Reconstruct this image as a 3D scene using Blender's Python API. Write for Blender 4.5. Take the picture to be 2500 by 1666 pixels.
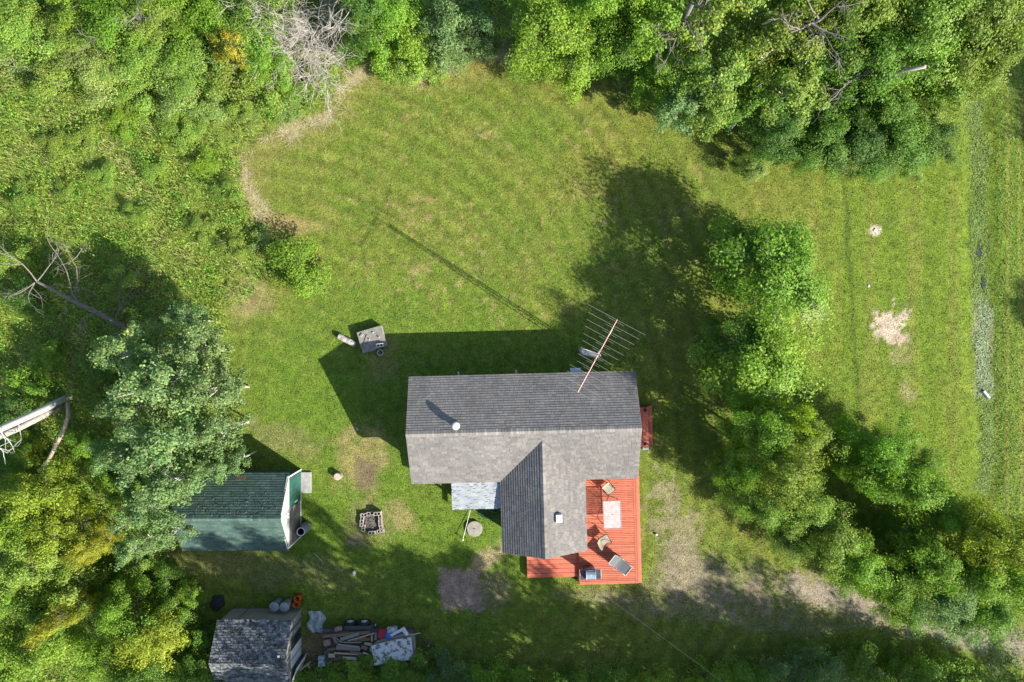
import bpy, math, random
import numpy as np
from mathutils import Vector, Matrix

for o in list(bpy.data.objects):
    bpy.data.objects.remove(o)
scene = bpy.context.scene
COL = scene.collection
random.seed(7)

# ------------------------------------------------------------------ camera, sky, sun
F = 1668.0          # focal length in photo pixels (2500 wide)
H = 39.2            # camera height above the lawn, metres
S0 = F / H          # pixels per metre on the ground
cam_d = bpy.data.cameras.new('camera')
cam_d.sensor_width = 36.0
cam_d.lens = 36.0 * F / 2500.0
cam_d.clip_end = 2000.0
cam = bpy.data.objects.new('camera', cam_d)
cam.location = (0, 0, H)
COL.objects.link(cam)
scene.camera = cam

SUN_L = Vector((-1.397, 0.923, -1.0)).normalized()     # direction the sunlight travels
world = bpy.data.worlds.new('World')
scene.world = world
world.use_nodes = True
wn = world.node_tree.nodes
bg = wn['Background']
sky = wn.new('ShaderNodeTexSky')
sky.sky_type = 'NISHITA'
sky.sun_disc = False
el = math.asin(-SUN_L.z)
sky.sun_elevation = el
sky.sun_rotation = math.atan2(-SUN_L.x, -SUN_L.y)
world.node_tree.links.new(sky.outputs[0], bg.inputs[0])
bg.inputs[1].default_value = 0.105
sun_d = bpy.data.lights.new('sun', 'SUN')
sun_d.energy = 5.0
sun_d.angle = math.radians(0.55)
sun_d.color = (1.0, 0.955, 0.86)
sun = bpy.data.objects.new('sun', sun_d)
sun.rotation_euler = SUN_L.to_track_quat('-Z', 'Y').to_euler()
sun.location = (30, -20, 40)
COL.objects.link(sun)
scene.view_settings.view_transform = 'Standard'
scene.view_settings.look = 'None'
scene.view_settings.exposure = 1.45
scene.view_settings.gamma = 1.0


def W(px, py, z=0.0):
    """a photo pixel and a height give the point of the place that stands there"""
    k = (H - z) / F
    return Vector(((px - 1250.0) * k, -(py - 833.0) * k, z))


# ------------------------------------------------------------------ materials
MATS = {}


def pm(name, color=(1, 1, 1), rough=0.75, metal=0.0, var=0.2, scale=6.0, bump=0.0, bscale=40.0,
       col=False, color2=None, spec=0.4, streak=None, stain=None):
    """procedural material: noise-mottled base colour, optional vertex colour x object colour"""
    if name in MATS:
        return MATS[name]
    if not col or color != (1, 1, 1):
        color = tuple(c * .70 for c in color)
        color2 = tuple(c * .70 for c in color2) if color2 else None
    m = bpy.data.materials.new(name)
    m.use_nodes = True
    nt = m.node_tree
    b = nt.nodes['Principled BSDF']
    L = nt.links.new
    tc = nt.nodes.new('ShaderNodeTexCoord')
    n = nt.nodes.new('ShaderNodeTexNoise')
    n.inputs['Scale'].default_value = scale
    n.inputs['Detail'].default_value = 6.0
    n.inputs['Roughness'].default_value = 0.65
    if streak:
        mp = nt.nodes.new('ShaderNodeMapping')
        mp.inputs['Scale'].default_value = streak
        L(tc.outputs['Object'], mp.inputs[0])
        L(mp.outputs[0], n.inputs['Vector'])
    else:
        L(tc.outputs['Object'], n.inputs['Vector'])
    r = nt.nodes.new('ShaderNodeValToRGB')
    c1 = [max(0.0, c * (1 - var)) for c in color]
    c2 = list(color2) if color2 else [min(1.0, c * (1 + var)) for c in color]
    r.color_ramp.elements[0].position = 0.32
    r.color_ramp.elements[1].position = 0.68
    r.color_ramp.elements[0].color = (*c1, 1)
    r.color_ramp.elements[1].color = (*c2, 1)
    L(n.outputs['Fac'], r.inputs[0])
    out = r.outputs[0]
    if col:
        at = nt.nodes.new('ShaderNodeAttribute')
        at.attribute_name = 'Col'
        oi = nt.nodes.new('ShaderNodeObjectInfo')
        for src in (at.outputs['Color'], oi.outputs['Color']):
            mx = nt.nodes.new('ShaderNodeMix')
            mx.data_type = 'RGBA'
            mx.blend_type = 'MULTIPLY'
            mx.inputs[0].default_value = 1.0
            L(out, mx.inputs[6])
            L(src, mx.inputs[7])
            out = mx.outputs[2]
    if stain:
        n3 = nt.nodes.new('ShaderNodeTexNoise')
        n3.inputs['Scale'].default_value = stain[0]
        n3.inputs['Detail'].default_value = 7.0
        n3.inputs['Roughness'].default_value = 0.7
        mp3 = nt.nodes.new('ShaderNodeMapping')
        mp3.inputs['Scale'].default_value = stain[3]
        L(tc.outputs['Object'], mp3.inputs[0])
        L(mp3.outputs[0], n3.inputs['Vector'])
        r3 = nt.nodes.new('ShaderNodeMapRange')
        r3.inputs[1].default_value, r3.inputs[2].default_value = .32, .68
        r3.inputs[3].default_value, r3.inputs[4].default_value = stain[1], stain[2]
        L(n3.outputs['Fac'], r3.inputs[0])
        mx = nt.nodes.new('ShaderNodeMix')
        mx.data_type = 'RGBA'
        mx.blend_type = 'MULTIPLY'
        mx.inputs[0].default_value = 1.0
        L(out, mx.inputs[6])
        L(r3.outputs[0], mx.inputs[7])
        out = mx.outputs[2]
    L(out, b.inputs['Base Color'])
    b.inputs['Roughness'].default_value = rough
    b.inputs['Metallic'].default_value = metal
    b.inputs['Specular IOR Level'].default_value = spec
    if bump:
        n2 = nt.nodes.new('ShaderNodeTexNoise')
        n2.inputs['Scale'].default_value = bscale
        n2.inputs['Detail'].default_value = 4.0
        L(tc.outputs['Object'], n2.inputs['Vector'])
        bp = nt.nodes.new('ShaderNodeBump')
        bp.inputs['Strength'].default_value = bump
        bp.inputs['Distance'].default_value = 0.03
        L(n2.outputs['Fac'], bp.inputs['Height'])
        L(bp.outputs[0], b.inputs['Normal'])
    MATS[name] = m
    return m


def leaf_mat(name, trans=0.35, rough=0.5, spec=0.35):
    if name in MATS:
        return MATS[name]
    m = bpy.data.materials.new(name)
    m.use_nodes = True
    nt = m.node_tree
    L = nt.links.new
    b = nt.nodes['Principled BSDF']
    at = nt.nodes.new('ShaderNodeAttribute')
    at.attribute_name = 'Col'
    oi = nt.nodes.new('ShaderNodeObjectInfo')
    mx = nt.nodes.new('ShaderNodeMix')
    mx.data_type = 'RGBA'
    mx.blend_type = 'MULTIPLY'
    mx.inputs[0].default_value = 1.0
    L(at.outputs['Color'], mx.inputs[6])
    L(oi.outputs['Color'], mx.inputs[7])
    L(mx.outputs[2], b.inputs['Base Color'])
    b.inputs['Roughness'].default_value = rough
    b.inputs['Specular IOR Level'].default_value = spec
    t = nt.nodes.new('ShaderNodeBsdfTranslucent')
    m2 = nt.nodes.new('ShaderNodeMix')
    m2.data_type = 'RGBA'
    m2.blend_type = 'MULTIPLY'
    m2.inputs[0].default_value = 1.0
    L(mx.outputs[2], m2.inputs[6])
    m2.inputs[7].default_value = (1.05, 1.30, 0.40, 1)
    L(m2.outputs[2], t.inputs[0])
    ms = nt.nodes.new('ShaderNodeMixShader')
    ms.inputs[0].default_value = trans
    L(b.outputs[0], ms.inputs[1])
    L(t.outputs[0], ms.inputs[2])
    L(ms.outputs[0], nt.nodes['Material Output'].inputs[0])
    MATS[name] = m
    return m


# ------------------------------------------------------------------ mesh helpers
def link_mesh(name, me, mat, parent=None):
    if mat is not None and len(me.materials) == 0:
        me.materials.append(mat)
    o = bpy.data.objects.new(name, me)
    COL.objects.link(o)
    if parent is not None:
        o.parent = parent
    return o


def np_mesh(name, verts, faces, cols=None, smooth=False):
    """verts (n,3), faces (m,k) all of one size k, cols (n,3)"""
    verts = np.asarray(verts, np.float32)
    faces = np.asarray(faces, np.int32)
    me = bpy.data.meshes.new(name)
    k = faces.shape[1]
    me.vertices.add(len(verts))
    me.vertices.foreach_set('co', verts.ravel())
    me.loops.add(faces.size)
    me.loops.foreach_set('vertex_index', faces.ravel())
    me.polygons.add(len(faces))
    me.polygons.foreach_set('loop_start', np.arange(0, faces.size, k, dtype=np.int32))
    me.polygons.foreach_set('loop_total', np.full(len(faces), k, np.int32))
    if smooth:
        me.polygons.foreach_set('use_smooth', np.ones(len(faces), bool))
    if cols is not None:
        a = me.color_attributes.new('Col', 'FLOAT_COLOR', 'POINT')
        c = np.ones((len(verts), 4), np.float32)
        c[:, :3] = cols
        a.data.foreach_set('color', c.ravel())
    me.update()
    me.validate()
    return me


class MB:
    """collects primitives that become ONE mesh"""
    def __init__(self):
        self.v, self.f, self.c = [], [], []

    def add(self, vs, fs, c=None):
        n = len(self.v)
        self.v += [tuple(p) for p in vs]
        self.f += [tuple(i + n for i in f) for f in fs]
        self.c += [c or (1, 1, 1)] * len(vs)
        return self

    def box(self, c, s, rz=0.0, rot=None, col=None, taper=1.0):
        M = rot if rot is not None else Matrix.Rotation(rz, 3, 'Z')
        c = Vector(c)
        vs = []
        for z in (-.5, .5):
            t = taper if z > 0 else 1.0
            for x, y in ((-.5, -.5), (.5, -.5), (.5, .5), (-.5, .5)):
                vs.append(c + M @ Vector((x * s[0] * t, y * s[1] * t, z * s[2])))
        return self.add(vs, [(3, 2, 1, 0), (4, 5, 6, 7), (0, 1, 5, 4), (1, 2, 6, 5), (2, 3, 7, 6), (3, 0, 4, 7)], col)

    def prism(self, poly, z0, z1, col=None):
        n = len(poly)
        vs = [(x, y, z0) for x, y in poly] + [(x, y, z1) for x, y in poly]
        fs = [tuple(reversed(range(n))), tuple(range(n, 2 * n))]
        fs += [(i, (i + 1) % n, n + (i + 1) % n, n + i) for i in range(n)]
        return self.add(vs, fs, col)

    def tube(self, pts, rads, n=6, col=None, cap=True):
        pts = [Vector(p) for p in pts]
        if not isinstance(rads, (list, tuple)):
            rads = [rads] * len(pts)
        vs, fs = [], []
        ref = None
        for i, p in enumerate(pts):
            d = (pts[min(i + 1, len(pts) - 1)] - pts[max(i - 1, 0)])
            d = d.normalized() if d.length > 1e-9 else Vector((0, 0, 1))
            if ref is None:
                ref = d.orthogonal().normalized()
            u = (ref - d * ref.dot(d))
            u = u.normalized() if u.length > 1e-6 else d.orthogonal().normalized()
            ref = u
            w = d.cross(u)
            for k in range(n):
                a = 2 * math.pi * k / n
                vs.append(p + (u * math.cos(a) + w * math.sin(a)) * rads[i])
        for i in range(len(pts) - 1):
            for k in range(n):
                a, b = i * n + k, i * n + (k + 1) % n
                fs.append((a, b, b + n, a + n))
        if cap:
            fs.append(tuple(reversed(range(n))))
            fs.append(tuple(range((len(pts) - 1) * n, len(pts) * n)))
        return self.add(vs, fs, col)

    def lathe(self, c, prof, n=20, col=None, cap0=True, cap1=True):
        """profile [(r, z)] turned about the vertical through c"""
        vs, fs = [], []
        for r, z in prof:
            for k in range(n):
                a = 2 * math.pi * k / n
                vs.append((c[0] + r * math.cos(a), c[1] + r * math.sin(a), c[2] + z))
        for i in range(len(prof) - 1):
            for k in range(n):
                a, b = i * n + k, i * n + (k + 1) % n
                fs.append((a, b, b + n, a + n))
        if cap0:
            fs.append(tuple(reversed(range(n))))
        if cap1:
            fs.append(tuple(range((len(prof) - 1) * n, len(prof) * n)))
        return self.add(vs, fs, col)

    def build(self, name, mat, parent=None, smooth=False, cols=False, bevel=0.0):
        me = bpy.data.meshes.new(name)
        me.from_pydata(self.v, [], self.f)
        if smooth:
            for p in me.polygons:
                p.use_smooth = True
        if cols:
            a = me.color_attributes.new('Col', 'FLOAT_COLOR', 'POINT')
            c = np.ones((len(self.v), 4), np.float32)
            c[:, :3] = np.array(self.c, np.float32)
            a.data.foreach_set('color', c.ravel())
        me.update()
        o = link_mesh(name, me, mat, parent)
        if bevel:
            md = o.modifiers.new('bevel', 'BEVEL')
            md.width = bevel
            md.segments = 2
            md.limit_method = 'ANGLE'
        return o


def tag(o, label=None, cat=None, group=None, kind=None):
    if label:
        o['label'] = label
    if cat:
        o['category'] = cat
    if group:
        o['group'] = group
    if kind:
        o['kind'] = kind
    return o


def thing(name, label, cat, loc=(0, 0, 0), rz=0.0, group=None):
    o = bpy.data.objects.new(name, None)
    o.empty_display_size = 0.2
    o.location = loc
    o.rotation_euler = (0, 0, rz)
    COL.objects.link(o)
    return tag(o, label, cat, group)


# ------------------------------------------------------------------ noise and masks (numpy)
_tab = np.random.RandomState(3).rand(256, 256)


def vnoise(x, y, s, seed=0):
    x = np.asarray(x, float) / s + seed * 17.3
    y = np.asarray(y, float) / s + seed * 31.7
    xi, yi = np.floor(x).astype(int), np.floor(y).astype(int)
    fx, fy = x - xi, y - yi
    fx, fy = fx * fx * (3 - 2 * fx), fy * fy * (3 - 2 * fy)
    g = lambda a, b: _tab[a % 256, b % 256]
    return ((g(xi, yi) * (1 - fx) + g(xi + 1, yi) * fx) * (1 - fy)
            + (g(xi, yi + 1) * (1 - fx) + g(xi + 1, yi + 1) * fx) * fy)


def fbm(x, y, s, seed=0, o=4):
    t, a, n = 0.0, 0.5, 0.0
    for i in range(o):
        t = t + a * vnoise(x, y, s / 2 ** i, seed + i * 5)
        n += a
        a *= 0.55
    return t / n


def sstep(e0, e1, x):
    t = np.clip((x - e0) / (e1 - e0), 0, 1)
    return t * t * (3 - 2 * t)


def sdf(poly, x, y):
    """signed distance to a polygon, negative inside (units of the input)"""
    P = np.asarray(poly, float)
    d = np.full(x.shape, 1e9)
    ins = np.zeros(x.shape, bool)
    for i in range(len(P)):
        a, b = P[i], P[(i + 1) % len(P)]
        ex, ey = b - a
        wx, wy = x - a[0], y - a[1]
        t = np.clip((wx * ex + wy * ey) / (ex * ex + ey * ey + 1e-9), 0, 1)
        d = np.minimum(d, (wx - ex * t) ** 2 + (wy - ey * t) ** 2)
        c = (a[1] > y) != (b[1] > y)
        with np.errstate(divide='ignore', invalid='ignore'):
            xx = (b[0] - a[0]) * (y - a[1]) / (b[1] - a[1] + 1e-12) + a[0]
        ins ^= c & (x < xx)
    d = np.sqrt(d)
    return np.where(ins, -d, d)


def pdist(pts, x, y):
    P = np.asarray(pts, float)
    d = np.full(x.shape, 1e9)
    for a, b in zip(P[:-1], P[1:]):
        ex, ey = b - a
        wx, wy = x - a[0], y - a[1]
        t = np.clip((wx * ex + wy * ey) / (ex * ex + ey * ey + 1e-9), 0, 1)
        d = np.minimum(d, (wx - ex * t) ** 2 + (wy - ey * t) ** 2)
    return np.sqrt(d)


# outlines on the ground, in photo pixels
WILD = [(-900, -900), (3400, -900), (3400, -300), (2480, -200), (2400, 90), (2345, 200), (2330, 300), (2200, 345), (2080, 360),
        (1960, 392), (1870, 372), (1800, 330), (1700, 300), (1640, 215), (1500, 205), (1440, 150), (1380, 170),
        (1265, 150), (1235, 120), (1185, 118), (1130, 158), (1010, 172), (905, 155), (826, 214), (788, 282),
        (715, 302), (640, 328), (588, 380), (592, 455), (615, 535), (690, 585), (640, 700), (560, 770),
        (560, 900), (545, 985), (430, 1050), (400, 1390), (500, 1470), (520, 1700), (500, 2600), (-900, 2600)]
BOTTOM = [(520, 1640), (780, 1625), (1000, 1618), (1160, 1630), (1400, 1640), (1700, 1625), (1850, 1600), (2050, 1590),
          (2280, 1600), (2420, 1660), (2600, 1720), (3400, 2200), (3400, 2700), (500, 2700)]
HAY = [(1236, 128), (1186, 128), (1140, 158), (1060, 176), (1000, 176), (906, 164), (838, 214), (796, 290), (718, 312),
       (640, 342), (598, 384), (604, 455), (618, 520)]
DRIVE = [(1600, 1290), (1680, 1280), (1735, 1310), (1900, 1370), (2080, 1440), (2250, 1500), (2500, 1540), (2900, 1640),
         (2900, 1760), (2500, 1625), (2330, 1570), (2150, 1545), (1950, 1570), (1700, 1570), (1500, 1490), (1330, 1480),
         (1240, 1440), (1300, 1420), (1560, 1432)]
PLOT = [(1077, 1388), (1174, 1392), (1180, 1490), (1070, 1495)]
DITCH = [(2380, 230), (2394, 420), (2392, 560), (2400, 690), (2402, 840), (2408, 960), (2420, 1060), (2408, 1180), (2425, 1320), (2440, 1700)]


def m_blob(px, py, cx, cy, rx, ry, ang=0.0, soft=0.35, nz=0.0):
    c, s = math.cos(ang), math.sin(ang)
    dx, dy = px - cx, py - cy
    u, v = (dx * c + dy * s) / rx, (-dx * s + dy * c) / ry
    return 1 - sstep(1 - soft, 1 + soft, np.sqrt(u * u + v * v) + nz)


def wild_mask(px, py):
    n = (fbm(px, py, 60, 11) - 0.5) * 50
    return np.maximum(1 - sstep(-8, 8, sdf(WILD, px, py) + n * 0.5), 1 - sstep(-14, 14, sdf(BOTTOM, px, py) + n))


def ground_color(x, y):
    px, py = 1250 + x * S0, 833 - y * S0
    n1, n2, n3 = fbm(px, py, 260, 1), fbm(px, py, 70, 2), fbm(px, py, 22, 3)
    n4 = fbm(px * 3.2, py * 0.35, 80, 4)          # mowing streaks up the picture
    a = 0.75
    n5 = fbm(px * math.cos(a) + py * math.sin(a), (-px * math.sin(a) + py * math.cos(a)) * 4, 160, 6)

    def mix(c, c2, m):
        m = np.clip(m, 0, 1)[..., None]
        return c * (1 - m) + np.asarray(c2) * m
    c = np.empty(px.shape + (3,))
    c[:] = (0.136, 0.176, 0.030)
    c = mix(c, (0.094, 0.168, 0.022), sstep(0.42, 0.66, n1) * 0.6)
    c = mix(c, (0.162, 0.188, 0.040), sstep(0.50, 0.72, n2) * 0.3)
    c = mix(c, (0.165, 0.185, 0.042), sstep(0.50, 0.62, n5) * 0.3)
    # lusher lawn on the right and round the house
    right = sstep(1820, 2080, px + (n1 - .5) * 200)
    c = mix(c, (0.112, 0.196, 0.020), right * (0.45 + 0.5 * n2))
    c = mix(c, (0.175, 0.205, 0.045), right * sstep(0.55, 0.70, n4) * 0.25)
    near = m_blob(px, py, 1020, 1120, 520, 420, 0, 0.4)
    c = mix(c, (0.085, 0.175, 0.018), near * (0.35 + 0.6 * n2))
    c = mix(c, (0.080, 0.165, 0.020), m_blob(px, py, 1310, 300, 120, 60, 0, .8) * .5)
    # mower passes: arcs over the middle lawn, straight lanes on the right
    rr = np.hypot(px - 620, py - 1050) + (n1 - .5) * 60
    st1 = np.sin(rr / 46 * 2 * math.pi) * (1 - right) * (1 - near)
    st2 = np.sin((px + (n1 - .5) * 24 + (py - 800) * .01) / 52 * 2 * math.pi) * right
    c = c * (1 + (.24 * st1 + .12 * st2) * n2)[..., None] * np.array([1, 1, 1])
    edge = np.clip(np.abs(np.sin(rr / 92 * 2 * math.pi)) * 6 - 5.2, 0, 1) * (1 - right) * (1 - near)
    c = mix(c, (0.185, 0.185, 0.060), edge * .35 * n3 * 2)
    # clover and plantain patches
    c = mix(c, (0.060, 0.130, 0.018), sstep(.60, .74, fbm(px, py, 34, 12, 3)) * .35)
    # dead clippings strewn over the middle lawn
    mid = m_blob(px, py, 1230, 520, 430, 300, 0, 0.4)
    c = mix(c, (0.250, 0.210, 0.095), mid * sstep(0.60, 0.74, n3 * .55 + n2 * .45) * 0.22)
    n6 = fbm(px, py, 11, 8, 3)
    c = mix(c, (0.290, 0.235, 0.120), (.25 + .75 * mid) * sstep(.62, .70, n6 * .7 + n2 * .3) * .5)
    c = mix(c, (0.058, 0.100, 0.020), sstep(.62, .74, fbm(px, py, 13, 9, 3)) * .35)
    # hay edge
    d = pdist(HAY, px, py) + (n3 - .5) * 30 + (n2 - .5) * 16
    c = mix(c, (0.420, 0.370, 0.215), (1 - sstep(-2, 20, d + (n2 - .42) * 60)) * (.5 + .5 * n3))
    c = mix(c, (0.215, 0.200, 0.070), (1 - sstep(20, 80, d)) * .4)
    c = mix(c, (0.270, 0.220, 0.100), m_blob(px, py, 690, 545, 90, 22, 0.1, .5, (n3 - .5)) * .7)
    # wild ground under the weeds
    c = mix(c, (0.130, 0.190, 0.035), wild_mask(px, py) * 0.85)
    # field strip beyond the ditch
    fld = sstep(2432, 2450, px)
    c = mix(c, (0.105, 0.185, 0.022), fld * .7)
    c = mix(c, (0.165, 0.200, 0.040), fld * sstep(.55, .70, n4) * .4)
    for lx in (2462, 2492):
        c = mix(c, (0.250, 0.240, 0.070), (1 - sstep(1.5, 5, np.abs(px - lx - (py - 800) * .004))) * .6)
    # thin dark line and faint tan lanes in the right lawn
    rx = 2058 + (py - 400) * 0.068 + (n2 - .5) * 10
    dark_line = (1 - sstep(2, 7, np.abs(px - rx))) * sstep(380, 430, py) * (1 - sstep(960, 1080, py))
    c = mix(c, (0.052, 0.090, 0.020), dark_line * .65)
    for lx in (1985, 2125, 2230, 2330):
        c = mix(c, (0.225, 0.220, 0.070), (1 - sstep(4, 26, np.abs(px - lx + (n2 - .5) * 16))) * .2 * sstep(400, 500, py))
    # ditch
    d = pdist(DITCH, px, py) + (n2 - .5) * 22
    c = mix(c, (0.120, 0.180, 0.040), (1 - sstep(14, 34, d)) * .5)
    c = mix(c, (0.190, 0.215, 0.130), (1 - sstep(14, 30, d)) * sstep(700, 780, py) * (1 - sstep(960, 985, py)) * .85)
    # bare soil
    def soil(col, m):
        nonlocal c
        c = mix(c, col, m)
    soil((0.390, 0.355, 0.280), m_blob(px, py, 2174, 797, 38, 44, .2, .12, (n3 - .5) * 1.3 + (n6 - .5) * 1.2))
    soil((0.320, 0.270, 0.170), m_blob(px, py, 2200, 850, 26, 50, .2, .5, (n3 - .5) * 2.2) * .3)
    soil((0.500, 0.450, 0.380), m_blob(px, py, 2137, 562, 14, 12, 0, .4, (n3 - .5)))
    soil((0.380, 0.330, 0.240), m_blob(px, py, 1982, 762, 28, 26, 0, .5, (n3 - .5) * 1.4) * .8)
    soil((0.360, 0.310, 0.210), m_blob(px, py, 2215, 950, 16, 26, 0, .5, (n3 - .5) * 2.2) * .35)
    soil((0.260, 0.220, 0.105), m_blob(px, py, 878, 1120, 56, 82, .25, .5, (n3 - .5) * 1.8) * .65)
    soil((0.130, 0.105, 0.075), m_blob(px, py, 895, 1158, 26, 38, .2, .5, (n3 - .5) * 1.4) * .8)
    soil((0.260, 0.225, 0.105), m_blob(px, py, 985, 1265, 24, 38, -.4, .4, (n3 - .5) * 1.8) * .65)
    soil((0.130, 0.110, 0.085), m_blob(px, py, 868, 1318, 26, 18, 0, .5, (n3 - .5)) * .8)
    soil((0.200, 0.180, 0.100), m_blob(px, py, 905, 1275, 56, 50, 0, .4, (n3 - .5) * 1.6) * .4)
    soil((0.330, 0.280, 0.170), m_blob(px, py, 1190, 1365, 50, 26, -.6, .4, (n3 - .5) * 1.3) * .8)
    soil((0.165, 0.155, 0.080), m_blob(px, py, 640, 1385, 200, 40, .1, .5, (n2 - .5) * 1.8) * .5)
    soil((0.220, 0.180, 0.120), m_blob(px, py, 690, 1075, 80, 40, .3, .5, (n3 - .5) * 1.8) * .35)
    soil((0.280, 0.220, 0.110), m_blob(px, py, 935, 870, 40, 60, 0, .5, (n3 - .5) * 1.4) * .35)
    soil((0.180, 0.145, 0.100), m_blob(px, py, 775, 1590, 40, 60, 0, .3, (n3 - .5)) * .7)
    soil((0.280, 0.230, 0.130), m_blob(px, py, 600, 735, 60, 40, 0, .6, (n3 - .5) * 1.2) * .6)
    # worn driveway
    d = sdf(DRIVE, px, py) + 12 + (n1 - .5) * 130 + (n2 - .5) * 60 + (n3 - .5) * 26
    soil((0.215, 0.192, 0.146), (1 - sstep(-26, 12, d)) * (.34 + .66 * sstep(.44, .58, n2 * .45 + n3 * .35 + n6 * .2)) * .9)
    tr = pdist([(1950, 1430), (2150, 1490), (2300, 1535), (2420, 1560), (2900, 1690)], px, py) + (n3 - .5) * 30
    soil((0.270, 0.248, 0.205), (1 - sstep(10, 44, tr + (n6 - .5) * 40)) * .85)
    soil((0.255, 0.230, 0.165), m_blob(px, py, 1655, 1290, 40, 110, -.35, .4, (n3 - .5) * 2.8 + (n6 - .5) * 1.5) * .6)
    d = sdf(PLOT, px, py) + (n3 - .5) * 22 + (n6 - .5) * 14
    soil((0.270, 0.222, 0.185), 1 - sstep(-4, 4, d))
    soil((0.260, 0.205, 0.130), (1 - sstep(-4, 4, d)) * sstep(.55, .66, n3) * .6)
    d2 = m_blob(px, py, 1205, 1440, 42, 50, 0, .5, (n3 - .5) * 1.1)
    soil((0.190, 0.160, 0.120), d2 * .6)
    c = c * np.array([.82, .735, .68])
    return np.clip(c, 0.006, 0.9)


def ground_h(x, y):
    px, py = 1250 + x * S0, 833 - y * S0
    h = (fbm(px, py, 300, 21, 2) - .5) * 0.05 + (fbm(px, py, 26, 22, 3) - .5) * 0.05
    d = pdist(DITCH, px, py)
    h = h - 0.16 * (1 - sstep(0, 64, d + (fbm(px, py, 50, 23, 2) - .5) * 30))
    h = h * (1 - m_blob(px, py, 1290, 1090, 340, 380, 0, .3) * .8)
    return h - 0.02


# ------------------------------------------------------------------ ground
def axis(lo, hi, step, far):
    a = list(np.arange(lo, hi + step * .5, step))
    s, v = step, hi
    while v < far:
        s *= 1.5
        v += s
        a.append(v)
    s, v = step, lo
    while v > -far:
        s *= 1.5
        v -= s
        a.insert(0, v)
    return np.array(a)


def ground_mat():
    m = bpy.data.materials.new('ground_turf')
    m.use_nodes = True
    nt = m.node_tree
    L = nt.links.new
    b = nt.nodes['Principled BSDF']
    at = nt.nodes.new('ShaderNodeAttribute')
    at.attribute_name = 'Col'
    tc = nt.nodes.new('ShaderNodeTexCoord')
    out = at.outputs['Color']
    for sc, lo, hi in ((2.2, .78, 1.25), (11.0, .68, 1.36), (38.0, .45, 1.6)):
        n = nt.nodes.new('ShaderNodeTexNoise')
        n.inputs['Scale'].default_value = sc
        n.inputs['Detail'].default_value = 5
        L(tc.outputs['Object'], n.inputs['Vector'])
        r = nt.nodes.new('ShaderNodeMapRange')
        r.inputs[1].default_value = .3
        r.inputs[2].default_value = .7
        r.inputs[3].default_value = lo
        r.inputs[4].default_value = hi
        L(n.outputs['Fac'], r.inputs[0])
        mx = nt.nodes.new('ShaderNodeMix')
        mx.data_type = 'RGBA'
        mx.blend_type = 'MULTIPLY'
        mx.inputs[0].default_value = 1
        L(out, mx.inputs[6])
        L(r.outputs[0], mx.inputs[7])
        out = mx.outputs[2]
    L(out, b.inputs['Base Color'])
    b.inputs['Roughness'].default_value = .95
    b.inputs['Specular IOR Level'].default_value = .1
    n = nt.nodes.new('ShaderNodeTexNoise')
    n.inputs['Scale'].default_value = 16
    n.inputs['Detail'].default_value = 6
    L(tc.outputs['Object'], n.inputs['Vector'])
    bp = nt.nodes.new('ShaderNodeBump')
    bp.inputs['Strength'].default_value = .7
    bp.inputs['Distance'].default_value = .06
    L(n.outputs['Fac'], bp.inputs['Height'])
    L(bp.outputs[0], b.inputs['Normal'])
    return m


GM = ground_mat()
gx, gy = axis(-32, 32, .16, 420), axis(-22.4, 22.4, .16, 420)
X, Y = np.meshgrid(gx, gy)
GC = ground_color(X, Y)
GH = ground_h(X, Y)
nx, ny = len(gx), len(gy)
V = np.stack([X, Y, GH], -1).reshape(-1, 3)
ii = (np.arange(ny - 1)[:, None] * nx + np.arange(nx - 1)[None, :]).ravel()
Fq = np.stack([ii, ii + 1, ii + nx + 1, ii + nx], -1)
fc = V[Fq].mean(1)
fpx, fpy = 1250 + fc[:, 0] * S0, 833 - fc[:, 1] * S0


def sheet(name, m, kind='structure'):
    f = Fq[m]
    u, inv = np.unique(f, return_inverse=True)
    me = np_mesh(name, V[u], inv.reshape(f.shape), GC.reshape(-1, 3)[u], smooth=True)
    return tag(link_mesh(name, me, GM), kind=kind)


sel_drive = (sdf(DRIVE, fpx, fpy) < 14) & (fpx < 2760)
sel_plot = sdf(PLOT, fpx, fpy) < 5
sel_ditch = pdist(DITCH, fpx, fpy) < 58
sel_ditch &= ~sel_drive
g = sheet('ground', ~(sel_drive | sel_plot | sel_ditch))
sheet('dirt_driveway', sel_drive & ~sel_plot)
sheet('garden_soil', sel_plot)
sheet('ditch', sel_ditch)
# dark standing water in the ditch
wm = pm('ditch_water', (0.05, 0.06, 0.05), rough=.12, var=.4, scale=3, spec=.6)
for k, (cx, cy, rx, ry) in enumerate(((2393, 612, 7, 18), (2403, 690, 6, 12))):
    b = MB()
    pts = []
    for i in range(28):
        a = 2 * math.pi * i / 28
        q = 1 + .25 * math.sin(3 * a + k) + .15 * math.sin(7 * a)
        p = W(cx + rx * q * math.cos(a), cy + ry * q * math.sin(a), -.12)
        pts.append((p.x, p.y))
    b.prism(pts, -.30, -.145)
    tag(b.build('ditch_water', wm), kind='structure')


# ------------------------------------------------------------------ shingles
def clip_poly(poly, clip):
    """Sutherland-Hodgman in 2D, clip convex counter-clockwise"""
    out = list(poly)
    for i in range(len(clip)):
        a, b = clip[i], clip[(i + 1) % len(clip)]
        inp, out = out, []
        if not inp:
            break
        side = lambda p: (b[0] - a[0]) * (p[1] - a[1]) - (b[1] - a[1]) * (p[0] - a[0])
        for j in range(len(inp)):
            p, q = inp[j], inp[(j + 1) % len(inp)]
            sp, sq = side(p), side(q)
            if sp >= 0:
                out.append(p)
            if (sp >= 0) != (sq >= 0):
                t = sp / (sp - sq)
                out.append((p[0] + (q[0] - p[0]) * t, p[1] + (q[1] - p[1]) * t))
    return out


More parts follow.
